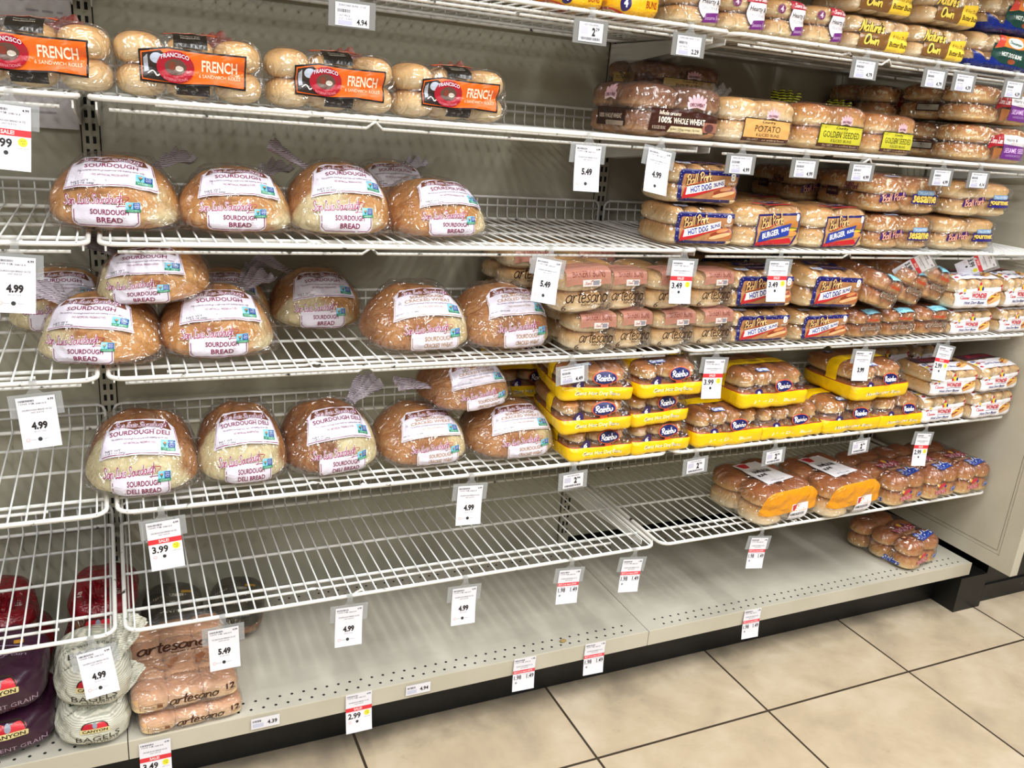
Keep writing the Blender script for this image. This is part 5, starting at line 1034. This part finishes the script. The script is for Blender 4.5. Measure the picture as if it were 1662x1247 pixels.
# ------------------------------------------------------------------ price tags
HOLD = printfilm('clear_tag_holder', 'b8bcbe', .38, .15, .0)
HOLDG = printfilm('grey_tag_holder', '8a8a88', .85, .3, .0)
def barcode(x0, x1, y0, y1, seed):
    R = random.Random(seed); o = []; x = x0
    while x < x1: wd = R.choice([.0004, .0007, .001]); o.append(('r', x, y0, x+wd, y1, '3a3a46')); x += wd+R.choice([.0005, .0009])
    return o
def price_tag(kind, price, l, x, dz=0, roll=0, pitch=0, label='', holder=True):
    root = empty('price_tag', (x, YF[l]-.004, ZL[l]+dz)); root.rotation_euler = (rad(pitch), rad(roll), 0)
    tag(root, label, 'price tag', 'shelf price tags')
    small = kind in ('small', 'two'); w_ = .058 if kind != 'two' else .052; h_ = {'small': .036, 'two': .034, 'long': .088, 'short': .078, 'sale': .094, 'dual': .085, 'mini': .026}[kind]
    if holder:
        zt = -.018; H = HOLDG if small and l >= 5 else HOLD
        mb = MB(); mb.add([(-.006, -.004, .006), (.006, -.004, .006), (.006, -.004, -.006), (.014, -.002, zt+.002), (-.014, -.002, zt+.002), (-.006, -.004, -.006)], [(0, 1, 2, 5), (5, 2, 3, 4)], HOLD)
        mb.box(-.006, .006, -.0045, .006, .0055, .0065, HOLD); mb.obj('clip', root, False)
        hw = w_/2+.011; hh = .040 if small else .036
        mb = MB(); mb.box(-hw, hw, -.0025, -.0012, zt-hh, zt+.003, H)
        o = mb.obj('holder_plate', root, False)
        x0 = -w_/2; top = zt-.002
    else: x0 = -w_/2; top = .0 if kind == 'mini' else .004
    mb = MB(); n = 8; V = []; yb = -.0035 if holder else -.0012
    def yy(v): return yb-(.010*(v/.09)**2 if not small and kind != 'mini' else 0)
    for i in range(n+1): V += [(-w_/2, yy(h_*i/n), top-h_*i/n), (w_/2, yy(h_*i/n), top-h_*i/n)]
    pm = flat('e4e4ec', .55, name='tag_paper'); mb.add(V, [(2*i, 2*i+1, 2*i+3, 2*i+2) for i in range(n)], pm)
    it = []; S = round(x*1000)+l
    if kind == 'small': it += [('t', 'ENRICHED BUNS 12 OZ', 0, -.004, .046, .003, '44444c'), ('r', -.024, -.034, .0, -.0275, 'b9b9d2')]+barcode(-.025, -.004, -.015, -.010, S)+[('t', 'UNIT PRICE', -.014, -.020, .02, .003, '6a6a80'), ('t', 'OZ 12345', -.012, -.025, .022, .003, '8a8aa0'), ('t', price, .0165, -.028, .018, .0095, INK, {'b': .03})]
    elif kind == 'two': it += [('t', 'HOT DOG BUNS', 0, -.004, .03, .003, '44444c'), ('r', -.022, -.020, -.006, -.008, 'c4c4d8'), ('t', price[0], .006, -.016, .0075, .015, INK, {'b': .05}), ('t', price[1:], .014, -.011, .008, .006, INK, {'b': .02})]+barcode(-.021, .02, -.031, -.026, S)
    elif kind == 'mini': it += barcode(-.026, -.008, -.010, -.005, S)+[('r', -.026, -.022, -.004, -.013, 'c4c8dc'), ('t', price, .014, -.014, .020, .010, INK, {'b': .03})]
    else:
        it += barcode(-.026, -.002, -.008, -.0045, S)+[('t', '12345 678', -.014, -.011, .022, .0025, '5c5c66'), ('t', 'A 08/23', .004, -.012, .022, .0025, '5c5c66'), ('t', '4.99' if kind != 'dual' else '1.98', .022, -.006, .009, .004, INK, {'b': .02})]
        it += [('t', 'SOURDOUGH BREAD 24 OZ', 0, -.0225, .044, .0028, '44444c'), ('t', 'UNIT 20.8 OZ', 0, -.027, .02, .0024, '66666e')]
        if kind in ('long', 'short'):
            it += [('t', price, .0, -.050, .024, .0135, INK, {'b': .05}), ('t', 'PLUS TAX', 0, -.060, .018, .002, '7a7a80')]
            if kind == 'long': it += [('e', -.020, -.073, .003, .003, 'd98a80'), ('e', -.020, -.073, .0022, .0022, 'e4e4ec'), ('t', 'local', -.012, -.073, .008, .002, '8a8a90'), ('e', -.002, -.073, .0034, .0034, '2a2a2a'), ('t', 'organic', .007, -.073, .010, .002, '8a8a90')]
        elif kind == 'sale':
            it += [('r', -.029, -.044, .029, -.0345, 'd8323a'), ('t', 'SALE!', -.002, -.039, .018, .006, 'f6d8d8', {'b': .03}), ('t', price, -.010, -.055, .028, .0135, INK, {'b': .03}), ('e', .018, -.052, .0065, .0065, 'e8e23a'), ('t', 'SAVE', .018, -.050, .008, .0025, '3a3a10'), ('t', '1.00', .018, -.054, .007, .003, '3a3a10'), ('t', 'with card', .018, -.061, .014, .002, '8a8a90'), ('e', -.020, -.069, .003, .003, 'd98a80'), ('e', -.020, -.069, .0022, .0022, 'e4e4ec'), ('e', -.004, -.069, .0032, .0032, '2a2a2a')]
        elif kind == 'dual':
            it += [('r', -.029, -.041, .029, -.0325, 'de4450'), ('t', 'BUY 2 or more SAVE', -.002, -.0367, .048, .005, 'f6d0d4', {'b': .02}), ('t', '1.98', -.016, -.051, .019, .011, INK, {'b': .02}), ('t', '1.49', .017, -.051, .019, .011, INK, {'b': .02}), ('t', 'EACH   2 or more', 0, -.044, .04, .002, '7a7a80'), ('e', -.020, -.064, .0026, .0026, '8a8a8a')]
    for pts, ts, c, li in art_items(it): mb.add([(px, yy(-py)-.0003-.00004*li, py+top) for px, py in pts], ts, flat(c, .55))
    mb.obj('paper_slip', root, False)
def PT(l, rows):
    for r in rows: price_tag(r[0], r[1], l, r[2], **(r[4] if len(r) > 4 else {}), label=r[3])
PT(6, [('small', '4.94', .415, 'grey-framed 4.94 price tag at the upper edge of the picture', dict(dz=-.022)), ('two', '229', .873, 'price tag reading 2 with small 29 under the yellow bags'),
    ('small', '2.29', 1.100, 'grey-framed 2.29 price tag under the first hearty bun bags'), ('small', '4.79', 1.581, '4.79 price tag under the butter buns, the left one'),
    ('small', '4.79', 1.807, '4.79 price tag under the butter buns, the right one'), ('small', '4.39', 1.908, '4.39 price tag just right of a 4.79 tag on the top shelf'), ('small', '4.39', 2.089, '4.39 price tag under the navy bags near the picture edge')])
PT(5, [('sale', '3.99', -.099, 'large sale price tag cut by the left picture edge, ending in 99', dict(roll=4)), ('long', '5.49', .894, 'long 5.49 price tag hanging below the bare stretch of the roll shelf', dict(roll=1)),
    ('long', '4.99', 1.065, 'long tilted 4.99 price tag below the whole wheat buns', dict(roll=9, pitch=-6)), ('small', '4.99', 1.275, '4.99 price tag below the potato buns'), ('small', '4.99', 1.457, '4.99 price tag below the first golden seeded buns'),
    ('small', '4.99', 1.632, '4.99 price tag below the second golden seeded buns'), ('small', '4.99', 1.902, '4.99 price tag below the purple-labelled bun stack'), ('small', '4.14', 2.037, '4.14 price tag, last on its shelf')])
PT(4, [('long', '4.99', -.111, 'tilted 4.99 price tag at the left picture edge over the loaf pile', dict(roll=4)), ('long', '5.49', .835, 'tilted 5.49 price tag in front of the pink-labelled bags', dict(roll=10, pitch=-5)),
    ('sale', '3.49', 1.165, 'sale 3.49 price tag in front of the pink-labelled buns', dict(roll=2)), ('sale', '3.49', 1.437, 'sale 3.49 price tag in front of the blue-labelled hot dog buns', dict(roll=1)),
    ('sale', '3.99', 1.966, 'sale tag pushed up and leaning over the brown potato buns', dict(roll=42, pitch=38)), ('sale', '3.99', 2.213, 'sale tag pushed up over the white-labelled packs', dict(roll=48, pitch=45))])
PT(3, [('long', '4.99', -.105, '4.99 price tag on the left bay below the loaf pile', dict(roll=-4)), ('small', '4.49', .914, 'small 4.49 price tag in front of the giant hot dog buns', dict(roll=-6)),
    ('sale', '3.99', 1.301, 'sale 3.99 price tag between giant and regular hot dog buns', dict(roll=3)), ('short', '3.99', 1.780, 'short 3.99 price tag above the yellow hamburger buns', dict(roll=4)), ('sale', '2.99', 2.088, 'sale 2.99 price tag hanging over the white-labelled packs', dict(roll=10))])
PT(2, [('sale', '3.99', .081, 'sale 3.99 price tag below the first deli loaf', dict(roll=-4)), ('long', '4.99', .697, '4.99 price tag below the cracked wheat loaves', dict(roll=3)), ('two', '294', .946, 'price tag reading 2 below the giant hot dog buns', dict(roll=-3)),
    ('two', '294', 1.287, 'price tag reading 2 below the start of the far bay', dict(roll=-4)), ('two', '294', 1.533, 'price tag reading 2 above the hamburger bun bags', dict(roll=-4)), ('two', '294', 1.832, 'price tag reading 2 left of the slider buns', dict(roll=-3)), ('sale', '2.99', 2.082, 'sale 2.99 price tag hanging over the slider buns', dict(roll=6))])
PT(1, [('long', '4.99', -.050, '4.99 price tag hanging over the striped bagel bag', dict(roll=-8, pitch=-8)), ('long', '5.49', .183, '5.49 price tag on the empty shelf above the bakery rolls', dict(roll=-1)), ('long', '4.99', .437, '4.99 price tag on the empty shelf, left of two alike', dict(roll=2)),
    ('long', '4.99', .698, '4.99 price tag on the empty shelf, right of two alike', dict(roll=2)), ('dual', '', .967, 'red-banded 1.98 and 1.49 tag under the middle bay shelf, left of two', dict(roll=5)), ('dual', '', 1.143, 'red-banded 1.98 and 1.49 tag under the middle bay shelf, right of two', dict(roll=7)),
    ('dual', '', 1.539, 'red-banded 1.98 and 1.49 tag below the hamburger buns', dict(roll=8))])
Zd = dict(holder=False)
PT(0, [('sale', '3.49', .048, 'sale 3.49 tag on the deck edge under the bakery rolls', dict(holder=False, dz=-.012)), ('mini', '4.39', .262, 'narrow 4.39 label stuck on the deck edge', dict(holder=False, dz=-.006)), ('sale', '2.99', .461, 'sale 2.99 tag hanging from the deck edge over the black kick plate', Zd),
    ('mini', '4.94', .598, 'narrow 4.94 label stuck on the deck edge', dict(holder=False, dz=-.006)), ('dual', '', .865, 'red-banded 1.98 and 1.49 tag on the deck edge, leftmost of three', dict(holder=False, roll=2)),
    ('dual', '', 1.059, 'red-banded 1.98 and 1.49 tag on the deck edge, middle of three', dict(holder=False, roll=2)), ('dual', '', 1.555, 'red-banded 1.98 and 1.49 tag on the deck edge, rightmost of three', dict(holder=False, roll=2))])

# crumbs
me = bun_mesh('crumb', .014, .011, .006, flat('c8c832', .7), seam=False, nu=10, nv=6, rough=.4); o = link('crumb', me, None, (1.17, -.86, 0)); tag(o, 'small yellow-green scrap lying on the floor tile', 'scrap')
me = bun_mesh('crumb', .018, .010, .004, flat('9a8048', .8), seam=False, nu=10, nv=6, rough=.4); o = link('crumb', me, None, (.985, -.452, .1708)); tag(o, 'dry brown flake near the front holes of the base deck', 'scrap')
